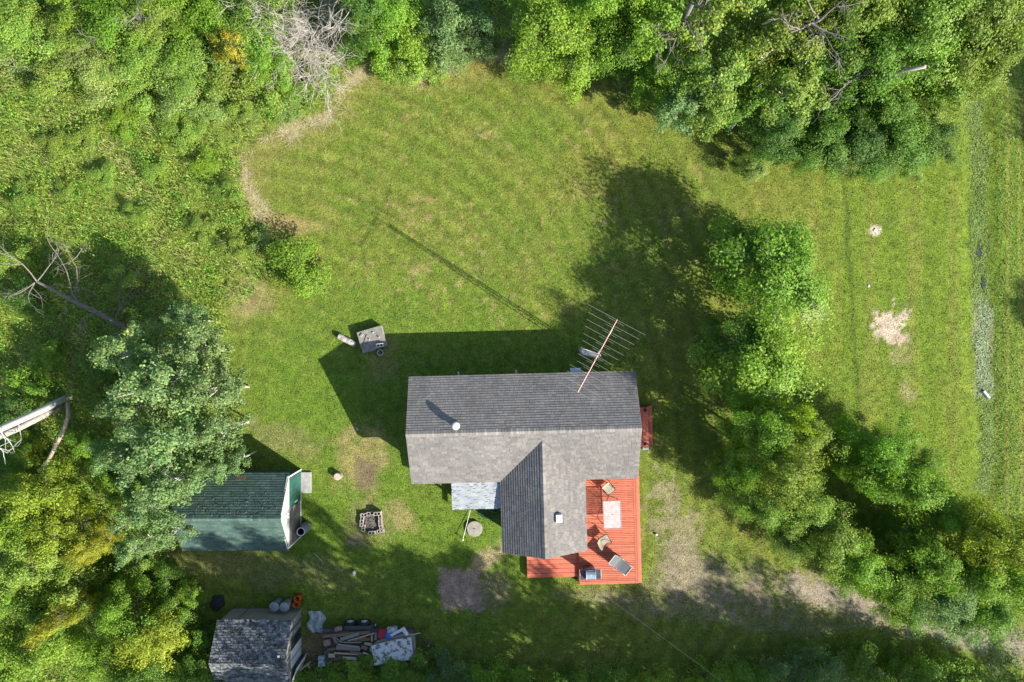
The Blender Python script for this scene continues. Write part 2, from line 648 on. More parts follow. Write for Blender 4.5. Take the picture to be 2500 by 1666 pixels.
def area2(p):
    return abs(sum(p[i][0] * p[(i + 1) % len(p)][1] - p[(i + 1) % len(p)][0] * p[i][1] for i in range(len(p)))) / 2


def shingles(org, u, v, polys, rng, exposure=.143, wmin=.18, wmax=.34, thick=.021, palette=None, gap=.009, jitter=0.0, miss=0.0):
    """tabs of shingle over convex outlines in the (u, v) plane of a slope; v runs up the slope"""
    org, u, v = Vector(org), Vector(u).normalized(), Vector(v).normalized()
    n = u.cross(v).normalized()
    if n.z < 0:
        n = -n
    tabs = []
    for poly in polys:
        u0, u1 = min(p[0] for p in poly), max(p[0] for p in poly)
        v0, v1 = min(p[1] for p in poly), max(p[1] for p in poly)
        vv = v0 - .02
        row = 0
        while vv < v1:
            uu = u0 - rng.random() * wmax
            while uu < u1:
                w = rng.uniform(wmin, wmax)
                q = clip_poly([(uu + gap / 2, vv), (uu + w - gap / 2, vv), (uu + w - gap / 2, vv + exposure + .02), (uu + gap / 2, vv + exposure + .02)], poly)
                uu += w
                if len(q) < 3 or area2(q) < .0012 or rng.random() < miss:
                    continue
                tilt = rng.uniform(-jitter, jitter)
                vs = []
                for a, c in q:
                    t = (c - vv) / (exposure + .02)
                    hgt = (.004 + thick * (1 - t) + tilt)
                    vs.append(org + u * a + v * c + n * hgt)
                k = len(vs)
                vs += [p - n * (thick + .006) for p in vs]
                fs = [tuple(range(k))] + [(i, i + k, (i + 1) % k + k, (i + 1) % k) for i in range(k)]
                base = rng.choice(palette)
                g = rng.uniform(.92, 1.08)
                tabs.append((area2(q), vs, fs, tuple(c * g for c in base)))
            vv += exposure
            row += 1
    return tabs


def lay_shingles(tabs, parent, mat, name='shingle', limit=300):
    tabs = sorted(tabs, key=lambda t: -t[0])
    for t in tabs[:limit]:
        o = MB().add(t[1], t[2]).build(name, mat, parent, cols=True)
        o.color = (*t[3], 1)
    rest = MB()
    for t in tabs[limit:]:
        rest.add(t[1], t[2], t[3])
    if rest.v:
        tag(rest.build(name + '_field', mat, parent, cols=True), kind='stuff')


SH = pm('asphalt_shingle', (1, 1, 1), rough=.95, var=.14, scale=30, col=True, stain=(.9, .80, 1.12, (1, .45, 1)), spec=.15, bump=.25, bscale=160)

# ------------------------------------------------------------------ the house
TH = math.radians(1.5)
HC = Vector((.61, -4.648, 0))
house = thing('house', 'low L-shaped house with grey shingle gable roof beside the red deck', 'house', HC, TH)
LX, LY, ZE, ZR = 6.07, 2.86, 2.47, 4.02
WX0, WX1, WY, WXR, WZR = -1.29, 3.235, -6.69, .94, 3.72
siding = pm('house_siding', (.55, .53, .48), rough=.7, var=.06, scale=4)
trim_w = pm('white_trim', (.78, .78, .76), rough=.5, var=.05)
dark_m = pm('dark_void', (.03, .03, .035), rough=.4, var=.2)
glass_m = pm('window_glass', (.05, .06, .07), rough=.08, var=.1, spec=.7)

wall = MB()
wx, wy = LX - .35, LY - .42
wall.prism([(-wx, -wy), (wx, -wy), (wx, wy), (-wx, wy)], -.1, ZE + .02)
for sx in (-1, 1):                                   # gable triangles
    x0, x1 = sx * wx, sx * (wx - .1)
    k = wy * (ZR - ZE) / LY
    wall.add([(x0, -wy, ZE), (x0, wy, ZE), (x0, 0, ZE + k - .06), (x1, -wy, ZE), (x1, wy, ZE), (x1, 0, ZE + k - .06)],
             [(0, 1, 2), (5, 4, 3), (0, 3, 4, 1), (1, 4, 5, 2), (2, 5, 3, 0)])
wall.build('wall', siding, house)
wing = MB()
wing.prism([(WX0 + .4, WY + .35), (WX1 - .4, WY + .35), (WX1 - .4, -wy + .05), (WX0 + .4, -wy + .05)], -.1, ZE + .015)
k = WZR - ZE - .25
wing.add([(WX0 + .4, WY + .352, ZE), (WX1 - .4, WY + .352, ZE), (WXR, WY + .352, ZE + k), (WX0 + .4, WY + .5, ZE), (WX1 - .4, WY + .5, ZE), (WXR, WY + .5, ZE + k)],
         [(0, 1, 2), (5, 4, 3), (0, 3, 4, 1), (1, 4, 5, 2), (2, 5, 3, 0)])
wing.build('wall', siding, house)
# windows and doors round the walls
for (c, s, nrm) in (((-3.6, wy, 1.5), (1.2, .06, 1.0), 1), ((.2, wy, 1.5), (1.4, .06, 1.0), 1), ((-3.9, -wy, 1.5), (1.3, .06, 1.0), -1),
                    ((-wx, .8, 1.5), (.06, .9, 1.0), 0), ((4.5, -wy, 1.35), (1.5, .06, 1.9), -1), ((WX1 - .4, -4.6, 1.4), (.06, 1.2, 1.1), 0),
                    ((.95, WY + .35, 1.4), (1.5, .06, 1.1), -1), ((wx, .6, 1.25), (.06, .95, 2.0), 0)):
    w_ = MB().box(c, (s[0] + .03 if s[0] > .1 else .05, s[1] + .03 if s[1] > .1 else .05, s[2])).build('window', glass_m, house)
    fr = MB()
    lx = s[0] if s[0] > .1 else s[1]
    for sz in (-1, 1):
        fr.box((c[0], c[1], c[2] + sz * (s[2] / 2 + .03)), ((lx + .16) if s[0] > .1 else .09, (lx + .16) if s[1] > .1 else .09, .07))
    for sz in (-1, 1):
        dx, dy = (sz * (lx / 2 + .045), 0) if s[0] > .1 else (0, sz * (lx / 2 + .045))
        fr.box((c[0] + dx, c[1] + dy, c[2]), (.07 if s[0] > .1 else .085, .07 if s[1] > .1 else .085, s[2] - .005))
    fr.build('frame', trim_w, w_)

roof_deck = pm('roof_sheathing', (.16, .15, .14), rough=.9, var=.1)
rng = random.Random(5)
slab = MB()
T = .10


def slope_slab(b, pts, t=T):
    top = [Vector(p) for p in pts]
    n = (top[1] - top[0]).cross(top[2] - top[0]).normalized()
    if n.z < 0:
        n = -n
    lo = [p - n * t for p in top]
    k = len(top)
    b.add(top + lo, [tuple(range(k)), tuple(reversed(range(k, 2 * k)))] + [(i, i + k, (i + 1) % k + k, (i + 1) % k) for i in range(k)])


slope_slab(slab, [(-LX, LY, ZE), (LX, LY, ZE), (LX, 0, ZR), (-LX, 0, ZR)])
slope_slab(slab, [(-LX, -LY, ZE), (LX, -LY, ZE), (LX, 0, ZR), (-LX, 0, ZR)])
dzm = (ZR - ZE) / LY
yv = -(ZR - WZR) / dzm                              # where the wing ridge meets the main slope
slope_slab(slab, [(WX0, WY, ZE), (WXR, WY, WZR), (WXR, yv, WZR), (WX0, -LY, ZE)])
slope_slab(slab, [(WX1, WY, ZE), (WXR, WY, WZR), (WXR, yv, WZR), (WX1, -LY, ZE)])
roof = slab.build('roof', roof_deck, house)
SL = math.hypot(LY, ZR - ZE)
PAL = [(0.176, 0.162, 0.15), (0.166, 0.154, 0.144), (0.186, 0.171, 0.157), (0.156, 0.146, 0.138), (0.195, 0.179, 0.163), (0.161, 0.152, 0.146), (0.144, 0.137, 0.132)]
tabs = []
# north slope
tabs += shingles((-LX, LY + .02, ZE - .012), (1, 0, 0), (0, -LY, ZR - ZE), [[(-.02, 0), (LX + .35, 0), (LX + .35, SL), (-.02, SL)]], rng, palette=PAL[:6])
tabs += shingles((-LX, LY + .02, ZE - .012), (1, 0, 0), (0, -LY, ZR - ZE), [[(LX + .35, 0), (2 * LX + .02, 0), (2 * LX + .02, SL), (LX + .35, SL)]], rng, palette=PAL)
# south slope, either side of the wing
vv = (SL / LY)
vtop = -yv * vv                                     # distance down from ridge of the wing's tip
ax, bx = WX0 + LX, WX1 + LX
rx_ = WXR + LX
vt = SL - vtop
tabs += shingles((-LX, -LY - .02, ZE - .012), (1, 0, 0), (0, LY, ZR - ZE),
                 [[(-.02, 0), (ax, 0), (rx_, vt), (rx_, SL), (-.02, SL)]], rng, palette=PAL)
tabs += shingles((-LX, -LY - .02, ZE - .012), (1, 0, 0), (0, LY, ZR - ZE),
                 [[(bx, 0), (2 * LX + .02, 0), (2 * LX + .02, SL), (rx_, SL), (rx_, vt)]], rng, palette=PAL)
# wing slopes
wl, wr = math.hypot(WXR - WX0, WZR - ZE), math.hypot(WX1 - WXR, WZR - ZE)
tabs += shingles((WX0 - .02, WY - .02, ZE - .012), (0, 1, 0), (WXR - WX0, 0, WZR - ZE),
                 [[(0, 0), (-LY - WY + .02, 0), (yv - WY, wl), (0, wl)]], rng, palette=PAL)
tabs += shingles((WX1 + .02, WY - .02, ZE - .012), (0, 1, 0), (WXR - WX1, 0, WZR - ZE),
                 [[(0, 0), (-LY - WY + .02, 0), (yv - WY, wr), (0, wr)]], rng, palette=PAL)
lay_shingles(tabs, roof, SH)
# ridge caps, one by one
x = -LX - .02
while x < LX - .05:
    w_ = min(.15, LX + .02 - x)
    g = rng.uniform(.95, 1.3)
    c = MB()
    for s in (-1, 1):
        a = s * .165
        zz = ZR + .034
        c.add([(x, 0, zz), (x + w_ + .03, 0, zz - .008), (x + w_ + .03, a, zz - .008 - abs(a) * dzm), (x, a, zz - abs(a) * dzm),
               (x, 0, zz - .02), (x, a, zz - .02 - abs(a) * dzm), (x + w_ + .03, a, zz - .02 - abs(a) * dzm)],
              [(0, 1, 2, 3), (0, 3, 5, 4), (3, 2, 6, 5)])
    o = c.build('ridge_cap', SH, roof, cols=True)
    p = rng.choice(PAL)
    o.color = (p[0] * g, p[1] * g, p[2] * g, 1)
    x += .15
dzw = (WZR - ZE) / (WXR - WX0)
y = WY - .02
while y < yv - .1:
    g = rng.uniform(.85, 1.15)
    c = MB()
    for s in (-1, 1):
        a = s * .14
        zz = WZR + .034
        c.add([(WXR, y, zz), (WXR, y + .18, zz - .008), (WXR + a, y + .18, zz - .008 - abs(a) * dzw), (WXR + a, y, zz - abs(a) * dzw),
               (WXR, y, zz - .02), (WXR + a, y, zz - .02 - abs(a) * dzw), (WXR + a, y + .18, zz - .02 - abs(a) * dzw)],
              [(0, 1, 2, 3), (0, 3, 5, 4), (3, 2, 6, 5)])
    o = c.build('ridge_cap', SH, roof, cols=True)
    p = rng.choice(PAL)
    o.color = (p[0] * g, p[1] * g, p[2] * g, 1)
    y += .15
lit = MB()
for i in range(110):
    xx, yy = rng.uniform(-LX + .2, LX - .2), rng.choice((rng.uniform(.2, LY - .1), -rng.uniform(.2, .9)))
    lit.box((xx, yy, ZR - abs(yy) * dzm + .032), (rng.uniform(.015, .04), rng.uniform(.012, .03), .006), rz=rng.random() * 3,
            col=rng.choice([(.09, .06, .03), (.13, .11, .05), (.06, .05, .04), (.11, .12, .05)]))
tag(lit.build('fallen_leaves', pm('litter', (1, 1, 1), col=True, rough=.9, var=.1), roof, cols=True), kind='stuff')
# fascia boards
for (a, b_, zz) in (((-LX, LY), (LX, LY), ZE), ((-LX, -LY), (WX0, -LY), ZE), ((WX1, -LY), (LX, -LY), ZE)):
    MB().box(((a[0] + b_[0]) / 2, a[1] - .012 * np.sign(a[1]), zz - .11), (abs(b_[0] - a[0]) - .02, .025, .17)).build('fascia', trim_w, house)
for xx in (WX0, WX1):
    MB().box((xx - .012 * np.sign(xx), (WY - LY) / 2, ZE - .11), (.025, abs(WY + LY) - .02, .17)).build('fascia', trim_w, house)


def house_local(px, py, z):
    p = W(px, py, z) - HC
    c, s = math.cos(TH), math.sin(TH)
    return Vector((p.x * c + p.y * s, -p.x * s + p.y * c, p.z))


# chimney pipe with cap
galv = pm('galvanised_metal', (.62, .63, .64), rough=.35, metal=.85, var=.12, scale=10)
white_metal = pm('white_metal', (.80, .81, .82), rough=.35, var=.05)
cp = house_local(1112, 1041, 4.32)
zb = ZR - abs(cp.y) * dzm - .1
ch = MB().lathe((cp.x, cp.y, 0), [(.15, zb), (.15, 4.16)], 20).build('chimney_pipe', galv, roof, smooth=False)
MB().lathe((cp.x, cp.y, 0), [(.17, 4.13), (.205, 4.16), (.205, 4.25), (.19, 4.28), (.10, 4.32), (.0, 4.33)], 24, cap1=False).build('chimney_cap', white_metal, ch, smooth=True)
MB().lathe((cp.x, cp.y, 0), [(.20, zb + .07), (.15, zb + .2)], 20, cap0=False, cap1=False).build('flashing', galv, ch, smooth=True)
# square roof vent on the wing
vp = house_local(1364, 1265, 3.35)
zb = WZR - (vp.x - WXR) * (WZR - ZE) / (WX1 - WXR)
rv = MB().box((vp.x, vp.y, zb + .05), (.34, .44, .30)).build('roof_vent', trim_w, roof, bevel=.02)
MB().box((vp.x, vp.y, zb + .225), (.30, .40, .05)).build('vent_hood', white_metal, rv, bevel=.01)
MB().box((vp.x - .02, vp.y + .04, zb - .055), (.46, .56, .02), rot=Matrix.Rotation(math.atan((WZR - ZE) / (WX1 - WXR)), 3, 'Y')).build('flashing', trim_w, rv)
# pipes and a box on the back wall
for px in (1119, 1260.5):
    p = house_local(px, 914.5, 1.9)
    b = MB().tube([(p.x, wy - .02, 1.75), (p.x, LY + .02, 1.75), (p.x, LY + .13, 1.78), (p.x, LY + .16, 1.9)], .045, 10)
    b.build('vent_pipe', white_metal, house, smooth=True)
p = house_local(1405, 906, 1.6)
ac = MB().box((p.x, wy + .32, 1.55), (.56, .66, .42)).build('air_conditioner', pm('appliance_white', (.72, .76, .80), rough=.4, var=.05), house, bevel=.02)
for i in range(7):
    MB().box((p.x, wy + .656, 1.40 + i * .05), (.48, .012, .02)).build('louvre', dark_m, ac)

# pale lean-to roof over the west door
lean = [house_local(1102, 1180, 2.42), house_local(1224, 1178, 2.42), house_local(1225, 1241.5, 2.18), house_local(1102.5, 1243, 2.18)]
x0, x1 = lean[0].x, WX0 + .35
y1, y0 = -LY + .35, lean[2].y
b = MB()
slope_slab(b, [(x0, y0, 2.16), (x1, y0, 2.16), (x1, y1, 2.38), (x0, y1, 2.38)], .08)
porch = b.build('porch_roof', roof_deck, house)
PB = [(.31, .335, .345), (.335, .355, .36), (.29, .315, .33), (.35, .365, .365)]
ll = math.hypot(y1 - y0, .22)
for j in range(int(ll / .105) + 1):
    xx = x0 - .01 - rng.random() * .2
    while xx < x1:
        w_ = rng.uniform(.18, .30)
        a0, a1 = max(xx, x0 - .01), min(xx + w_ - .003, x1)
        if a1 - a0 > .03:
            prow = rng.random() < .66
            v0, v1 = j * .105 - (.0 if prow else -.028), min(ll, (j + 1) * .105 + .03)
            f = lambda a, c, h: (a, y0 - .01 + c * (y1 - y0) / ll, 2.168 + c * .22 / ll + h)
            h0, h1 = (.028, .010) if prow else (.016, .006)
            vs = [f(a0, v0, h0), f(a1, v0, h0), f(a1, v1, h1), f(a0, v1, h1), f(a0, v0, h0 - .03), f(a1, v0, h0 - .03)]
            o = MB().add(vs, [(0, 1, 2, 3), (0, 4, 5, 1)]).build('shingle', SH, porch, cols=True)
            p = rng.choice(PB)
            gg = rng.uniform(.94, 1.05) * (1 if prow else .93)
            o.color = (p[0] * gg, p[1] * gg, p[2] * gg, 1)
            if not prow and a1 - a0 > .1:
                MB().box((f((a0 + a1) / 2, v0 - .018, 0)[0], f(0, v0 - .018, 0)[1], f(0, v0 - .018, .012)[2]), (min(.15, a1 - a0 - .01), .03, .012)).build('dark_dash', pm('slate_tab', (.10, .12, .15), rough=.95, var=.1), porch)  # short dark dash below each set-back tab
        xx += w_
for xx in (x0 + .12,):
    MB().box((xx, y0 + .1, 1.0), (.1, .1, 2.2)).build('porch_post', trim_w, house)
MB().box(((x0 + x1) / 2, y0 + .06, 2.0), (x1 - x0 - .1, .05, .12)).build('porch_beam', trim_w, house)
MB().box(((x0 + x1) / 2 + .2, y1 - .8, .12), (1.9, 1.2, .25)).build('porch_floor', pm('weathered_deck', (.25, .23, .2), var=.2, scale=12), house)

# ------------------------------------------------------------------ decks
RED = pm('red_deck_paint', (.66, .175, .098), rough=.6, var=.12, scale=14, col=True, streak=(1, 9, 9), spec=.3, stain=(2.2, .84, 1.12, (1, 1, 1)))


def boards(parent, x0, x1, y0, y1, z, width, gap, along='x', name='board', thick=.035, seed=1, split=None):
    r = random.Random(seed)
    a, a1 = (y0, y1) if along == 'x' else (x0, x1)
    while a < a1 - width * .4:
        w_ = min(width, a1 - a)
        segs = [(x0, x1)] if along == 'x' else [(y0, y1)]
        if split and r.random() < .6:
            m = r.uniform(*split)
            segs = [(segs[0][0], m - .003), (m + .003, segs[0][1])]
        for s0, s1 in segs:
            dz = r.uniform(-.004, .004)
            c = ((s0 + s1) / 2, a + w_ / 2, z - thick / 2 + dz) if along == 'x' else (a + w_ / 2, (s0 + s1) / 2, z - thick / 2 + dz)
            s = (s1 - s0, w_ - gap, thick) if along == 'x' else (w_ - gap, s1 - s0, thick)
            o = MB().box(c, s).build(name, RED, parent, cols=True)
            g = r.uniform(.78, 1.12)
            o.color = (g, g * r.uniform(.92, 1.08), g * r.uniform(.9, 1.1), 1)
        a += width


DZ = .46
deck = thing('deck', 'red painted timber deck wrapping the corner of the grey house wing', 'deck', HC, TH)
dA, dB = house_local(1548.5, 1175, DZ), house_local(1567, 1424.5, DZ)
dx0, dx1 = WX1 - .4, house_local(1565, 1330, DZ).x
dyt, dyb = -wy, dB.y
xb = house_local(1553, 1300, DZ).x - .10               # where the cross boards stop
xl = house_local(1414, 1426, DZ).x
boards(deck, dx0 + .01, xb, WY + .36, dyt - .01, DZ, .102, .021, 'x', seed=2)
boards(deck, xl + .02, xb, WY + .36 - .102 * int((WY + .36 - dyb - .03) / .102), WY + .355, DZ, .102, .021, 'x', seed=3)
MB().box(((xl + xb) / 2, dyb + .05, DZ - .018), (xb - xl - .04, .06, .034)).build('board', RED, deck, cols=True)
boards(deck, xb + .004, dx1 - .12, dyb + .03, dyt - .01, DZ + .004, .125, .018, 'y', name='edge_board', seed=4)
boards(deck, dx1 - .115, dx1 + .0, dyb + .03, dyt - .3, DZ - .07, .115, .006, 'y', name='edge_board', seed=5)
MB().box((dx1 - .155, (dyb + dyt) / 2, DZ / 2 - .07), (.04, dyt - dyb - .05, DZ - .1)).build('skirt', RED, deck, cols=True)
MB().box(((xl + dx1) / 2 - .08, dyb + .016, DZ / 2 - .02), (dx1 - xl - .18, .03, DZ - .02)).build('skirt', RED, deck, cols=True)
MB().box((xl + .005, (dyb + WY) / 2, DZ / 2 - .03), (.03, abs(dyb - WY) - .05, DZ - .02)).build('skirt', RED, deck, cols=True)
for yy in np.linspace(dyb + .3, dyt - .3, 6):
    MB().box(((dx0 + xb) / 2, yy, DZ - .13), (xb - dx0 - .1, .05, .16)).build('joist', pm('joist_wood', (.2, .14, .1)), deck)
lit = MB()
for i in range(90):
    lit.box((rng.uniform(dx0 + .1, dx1 - .2), rng.uniform(dyb + .1, dyt - .2), DZ + .006), (rng.uniform(.012, .04), rng.uniform(.01, .025), .006), rz=rng.random() * 3,
            col=rng.choice([(.10, .07, .03), (.16, .13, .05), (.05, .04, .03), (.14, .16, .05)]))
tag(lit.build('fallen_leaves', pm('litter', (1, 1, 1), col=True, rough=.9, var=.1), deck, cols=True), kind='stuff')
low = thing('deck_step', 'lower red landing of wide boards along the gable end of the wing', 'deck', HC, TH)
l0, l1 = house_local(1287.5, 1412, .28), xl - .02
boards(low, l0.x, l1, l0.y, WY + .34, .28, .255, .02, 'x', name='board', thick=.04, seed=7)
MB().box(((l0.x + l1) / 2, l0.y + .01, .10), (l1 - l0.x - .02, .03, .26)).build('skirt', RED, low, cols=True)
MB().box((l0.x + .02, (l0.y + WY + .3) / 2, .10), (.03, abs(l0.y - WY - .3) - .05, .26)).build('skirt', RED, low, cols=True)

# small red steps by the east door
st = thing('entry_steps', 'narrow red wooden steps against the east end of the house', 'steps', HC, TH)
e0, e1 = house_local(1583, 1043, .45), house_local(1593, 1043, .28)
yA, yB = house_local(1580, 1090.5, .45).y, house_local(1580, 995, .45).y
xs = wx + .01
n = 4
bw = (e0.x - xs) / n
for i in range(n):
    o = MB().box((xs + bw * (i + .5), (yA + yB) / 2, .43), (bw - .012, yB - yA, .04)).build('board', RED, st, cols=True)
    o.color = (rng.uniform(.85, 1.05),) * 3 + (1,)
MB().box((e0.x - .016, (yA + yB) / 2, .2), (.03, yB - yA - .05, .4)).build('riser', RED, st, cols=True)
for i in range(2):
    bw2 = (e1.x - e0.x) / 2
    o = MB().box((e0.x + .004 + bw2 * (i + .5), (yA + yB) / 2 + .06, .25), (bw2 - .01, yB - yA, .04)).build('tread', RED, st, cols=True)
    o.color = (.92, .95, 1.05, 1)
MB().box((e1.x - .03, (yA + yB) / 2 + .06, .1), (.03, yB - yA - .05, .24)).build('riser', RED, st, cols=True)
black_pl = pm('black_plastic', (.018, .02, .024), rough=.45, var=.3)
for py, lab in ((1002, 'round black lamp on the north end of the red east steps'), (1084, 'round black lamp on the south end of the red east steps')):
    p = W(1574.5, py, .5)
    t = thing('solar_light', lab, 'lamp', (p.x, p.y, .45))
    MB().lathe((0, 0, 0), [(.06, 0), (.05, .08), (.10, .10), (.105, .13), (.06, .16)], 16).build('housing', black_pl, t, smooth=True)
    MB().lathe((0, 0, 0), [(.05, .161), (.045, .168)], 12).build('solar_panel', pm('solar_cell', (.02, .03, .06), rough=.15, var=.3), t)
conc = pm('concrete', (.36, .345, .32), rough=.9, var=.22, scale=7, bump=.3, bscale=60)
p = W(1576, 1095, .15)
t = MB().box((0, 0, .1), (.36, .16, .24)).build('concrete_block', conc, bevel=.01)
t.location = (p.x, p.y, 0)
t.rotation_euler.z = TH
tag(t, 'small concrete block at the foot of the red east steps', 'block')

# ------------------------------------------------------------------ deck furniture
tan = pm('tan_sling', (.38, .335, .255), rough=.8, var=.07, scale=60)
bronze = pm('bronze_tube', (.07, .055, .045), rough=.4, metal=.4, var=.2)


def rot2(a, x, y):
    return (x * math.cos(a) - y * math.sin(a), x * math.sin(a) + y * math.cos(a))


def patio_chair(px, py, face, label):
    p = W(px, py, DZ + .43)
    t = thing('patio_chair', label, 'chair', (p.x, p.y, DZ + .004), face)
    # +x is the way the chair faces
    b = MB()
    nseg = 6
    vs, fs = [], []
    for i in range(nseg + 1):
        u = i / nseg
        for j in range(5):
            v = j / 4 - .5
            xx = -.24 + .50 * u
            zz = .40 + .035 * u - .02 * math.sin(math.pi * u) + (.0 if u < .9 else -.03)
            wd = .50 - .05 * u if u < .85 else .42
            vs.append((xx, v * wd, zz))
    for i in range(nseg):
        for j in range(4):
            q = i * 5 + j
            fs.append((q, q + 5, q + 6, q + 1))
    nv = len(vs)
    vs += [(x_, y_, z_ - .02) for x_, y_, z_ in vs]
    fs += [tuple(reversed([k + nv for k in f])) for f in fs]
    b.add(vs, fs)
    b.build('seat', tan, t, smooth=True)
    b = MB()
    vs, fs = [], []
    for i in range(7):
        u = i / 6
        for j in range(7):
            v = j / 6 - .5
            xx = -.25 - .20 * u + .08 * abs(v) ** 2 * 4 * .5
            zz = .41 + .52 * u - (.05 * (abs(v) * 2) ** 3 if i == 6 else 0)
            vs.append((xx, v * .50, zz))
    for i in range(6):
        for j in range(6):
            q = i * 7 + j
            fs.append((q, q + 1, q + 8, q + 7))
    nv = len(vs)
    vs += [(x_ - .03, y_, z_) for x_, y_, z_ in vs]
    fs += [tuple(reversed([k + nv for k in f])) for f in fs]
    for j in range(6):                                   # close the top edge
        fs.append((42 + j, 43 + j, 43 + j + nv, 42 + j + nv))
    b.add(vs, fs)
    b.build('backrest', tan, t, smooth=True)
    for s in (-1, 1):
        y_ = s * .285
        MB().tube([(.24, y_, 0), (.26, y_, .25), (.25, y_, .52), (.20, y_, .615), (.05, y_, .64), (-.15, y_, .63), (-.30, y_ * .97, .60)], .017, 8).build('armrest', bronze, t, smooth=True)
        MB().tube([(-.33, y_, 0), (-.27, y_, .22), (-.25, y_ * .95, .42), (-.36, y_ * .92, .68), (-.45, y_ * .88, .93)], .016, 8).build('back_leg', bronze, t, smooth=True)
        MB().tube([(.26, y_, .25), (.25, y_ * .9, .42), (-.25, y_ * .92, .40)], .014, 8).build('seat_rail', bronze, t, smooth=True)
    MB().tube([(-.45, -.25, .93), (-.475, 0, .95), (-.45, .25, .93)], .016, 8).build('top_rail', bronze, t, smooth=True)
    MB().tube([(.25, -.26, .41), (.25, .26, .41)], .014, 8).build('front_rail', bronze, t)
    return t


patio_chair(1487, 1195, math.radians(-50), 'tan sling patio chair between the house wall and the glass table')
patio_chair(1477, 1319, math.radians(32), 'tan sling patio chair between the glass table and the grey lounger')

tp = (W(1472, 1224.2, 1.17) + W(1513.7, 1222.3, 1.17) + W(1517.5, 1290.2, 1.17) + W(1475.4, 1291.2, 1.17)) / 4
table = thing('patio_table', 'rectangular glass patio table with bronze frame on the red deck', 'table', (tp.x, tp.y, DZ + .004), math.radians(2.2))
gm = bpy.data.materials.new('frosted_table_glass')
gm.use_nodes = True
nt = gm.node_tree
bb = nt.nodes['Principled BSDF']
bb.inputs['Base Color'].default_value = (.62, .60, .60, 1)
bb.inputs['Roughness'].default_value = .25
bb.inputs['Specular IOR Level'].default_value = .7
tr = nt.nodes.new('ShaderNodeBsdfTransparent')
tr.inputs[0].default_value = (.93, .93, .93, 1)
nz = nt.nodes.new('ShaderNodeTexNoise')
nz.inputs['Scale'].default_value = 4
tcx = nt.nodes.new('ShaderNodeTexCoord')
nt.links.new(tcx.outputs['Object'], nz.inputs['Vector'])
mr = nt.nodes.new('ShaderNodeMapRange')
mr.inputs[1].default_value, mr.inputs[2].default_value, mr.inputs[3].default_value, mr.inputs[4].default_value = .35, .65, .56, .72
nt.links.new(nz.outputs['Fac'], mr.inputs[0])
mxs = nt.nodes.new('ShaderNodeMixShader')
nt.links.new(mr.outputs[0], mxs.inputs[0])
nt.links.new(bb.outputs[0], mxs.inputs[1])
nt.links.new(tr.outputs[0], mxs.inputs[2])
nt.links.new(mxs.outputs[0], nt.nodes['Material Output'].inputs[0])
MB().box((0, 0, .705), (.93, 1.48, .008)).build('glass_top', gm, table)
fm = pm('taupe_frame', (.33, .31, .29), rough=.4, var=.1)
for (c, s) in (((0, .765, .70), (.99, .035, .035)), ((0, -.765, .70), (.99, .035, .035)), ((.478, 0, .70), (.035, 1.494, .035)), ((-.478, 0, .70), (.035, 1.494, .035))):
    MB().box(c, s).build('frame_rail', fm, table, bevel=.006)
for sx in (-1, 1):
    for sy in (-1, 1):
        MB().tube([(sx * .44, sy * .70, 0), (sx * .36, sy * .60, .3), (sx * .42, sy * .68, .6), (sx * .46, sy * .745, .69)], .018, 8).build('leg', fm, table, smooth=True)
for sy in (-1, 1):
    MB().tube([(-.36, sy * .60, .3), (.36, sy * .60, .3)], .012, 6).build('stretcher', fm, table)
MB().tube([(-.36, -.6, .3), (-.1, 0, .32), (-.36, .6, .3)], .012, 6).build('stretcher', fm, table)
MB().tube([(.36, -.6, .3), (.1, 0, .32), (.36, .6, .3)], .012, 6).build('stretcher', fm, table)
MB().lathe((0, 0, .711), [(.03, 0), (.028, .006)], 14).build('umbrella_hole_ring', bronze, table)

# lounger
grey_sling = pm('grey_sling', (.105, .11, .12), rough=.75, var=.1, scale=30)
ltop, lfoot = W(1492, 1363.5, 1.15), W(1536, 1396.5, .86)
ang = math.atan2(lfoot.y - ltop.y, lfoot.x - ltop.x)
lng = thing('sun_lounger', 'grey sling sun lounger with raised back on the deck corner', 'sun lounger', (lfoot.x, lfoot.y, DZ + .004), ang)
# foot end at x=0, head towards -x
LH = (Vector((ltop.x, ltop.y, 0)) - Vector((lfoot.x, lfoot.y, 0))).length
prof = [(-.02, .36), (-.25, .355), (-.5, .34), (-.72, .335), (-.80, .36), (-.95, .50), (-1.12, .66), (-LH + .03, .80)]


def sling(b, prof, w_):
    vs, fs = [], []
    for (x_, z_) in prof:
        for j in range(5):
            v = j / 4 - .5
            vs.append((x_, v * w_, z_ - .02 * (1 - (2 * v) ** 2)))
    for i in range(len(prof) - 1):
        for j in range(4):
            q = i * 5 + j
            fs.append((q, q + 1, q + 6, q + 5))
    nv = len(vs)
    vs += [(x_, y_, z_ - .014) for x_, y_, z_ in vs]
    fs += [tuple(reversed([k + nv for k in f])) for f in fs]
    b.add(vs, fs)


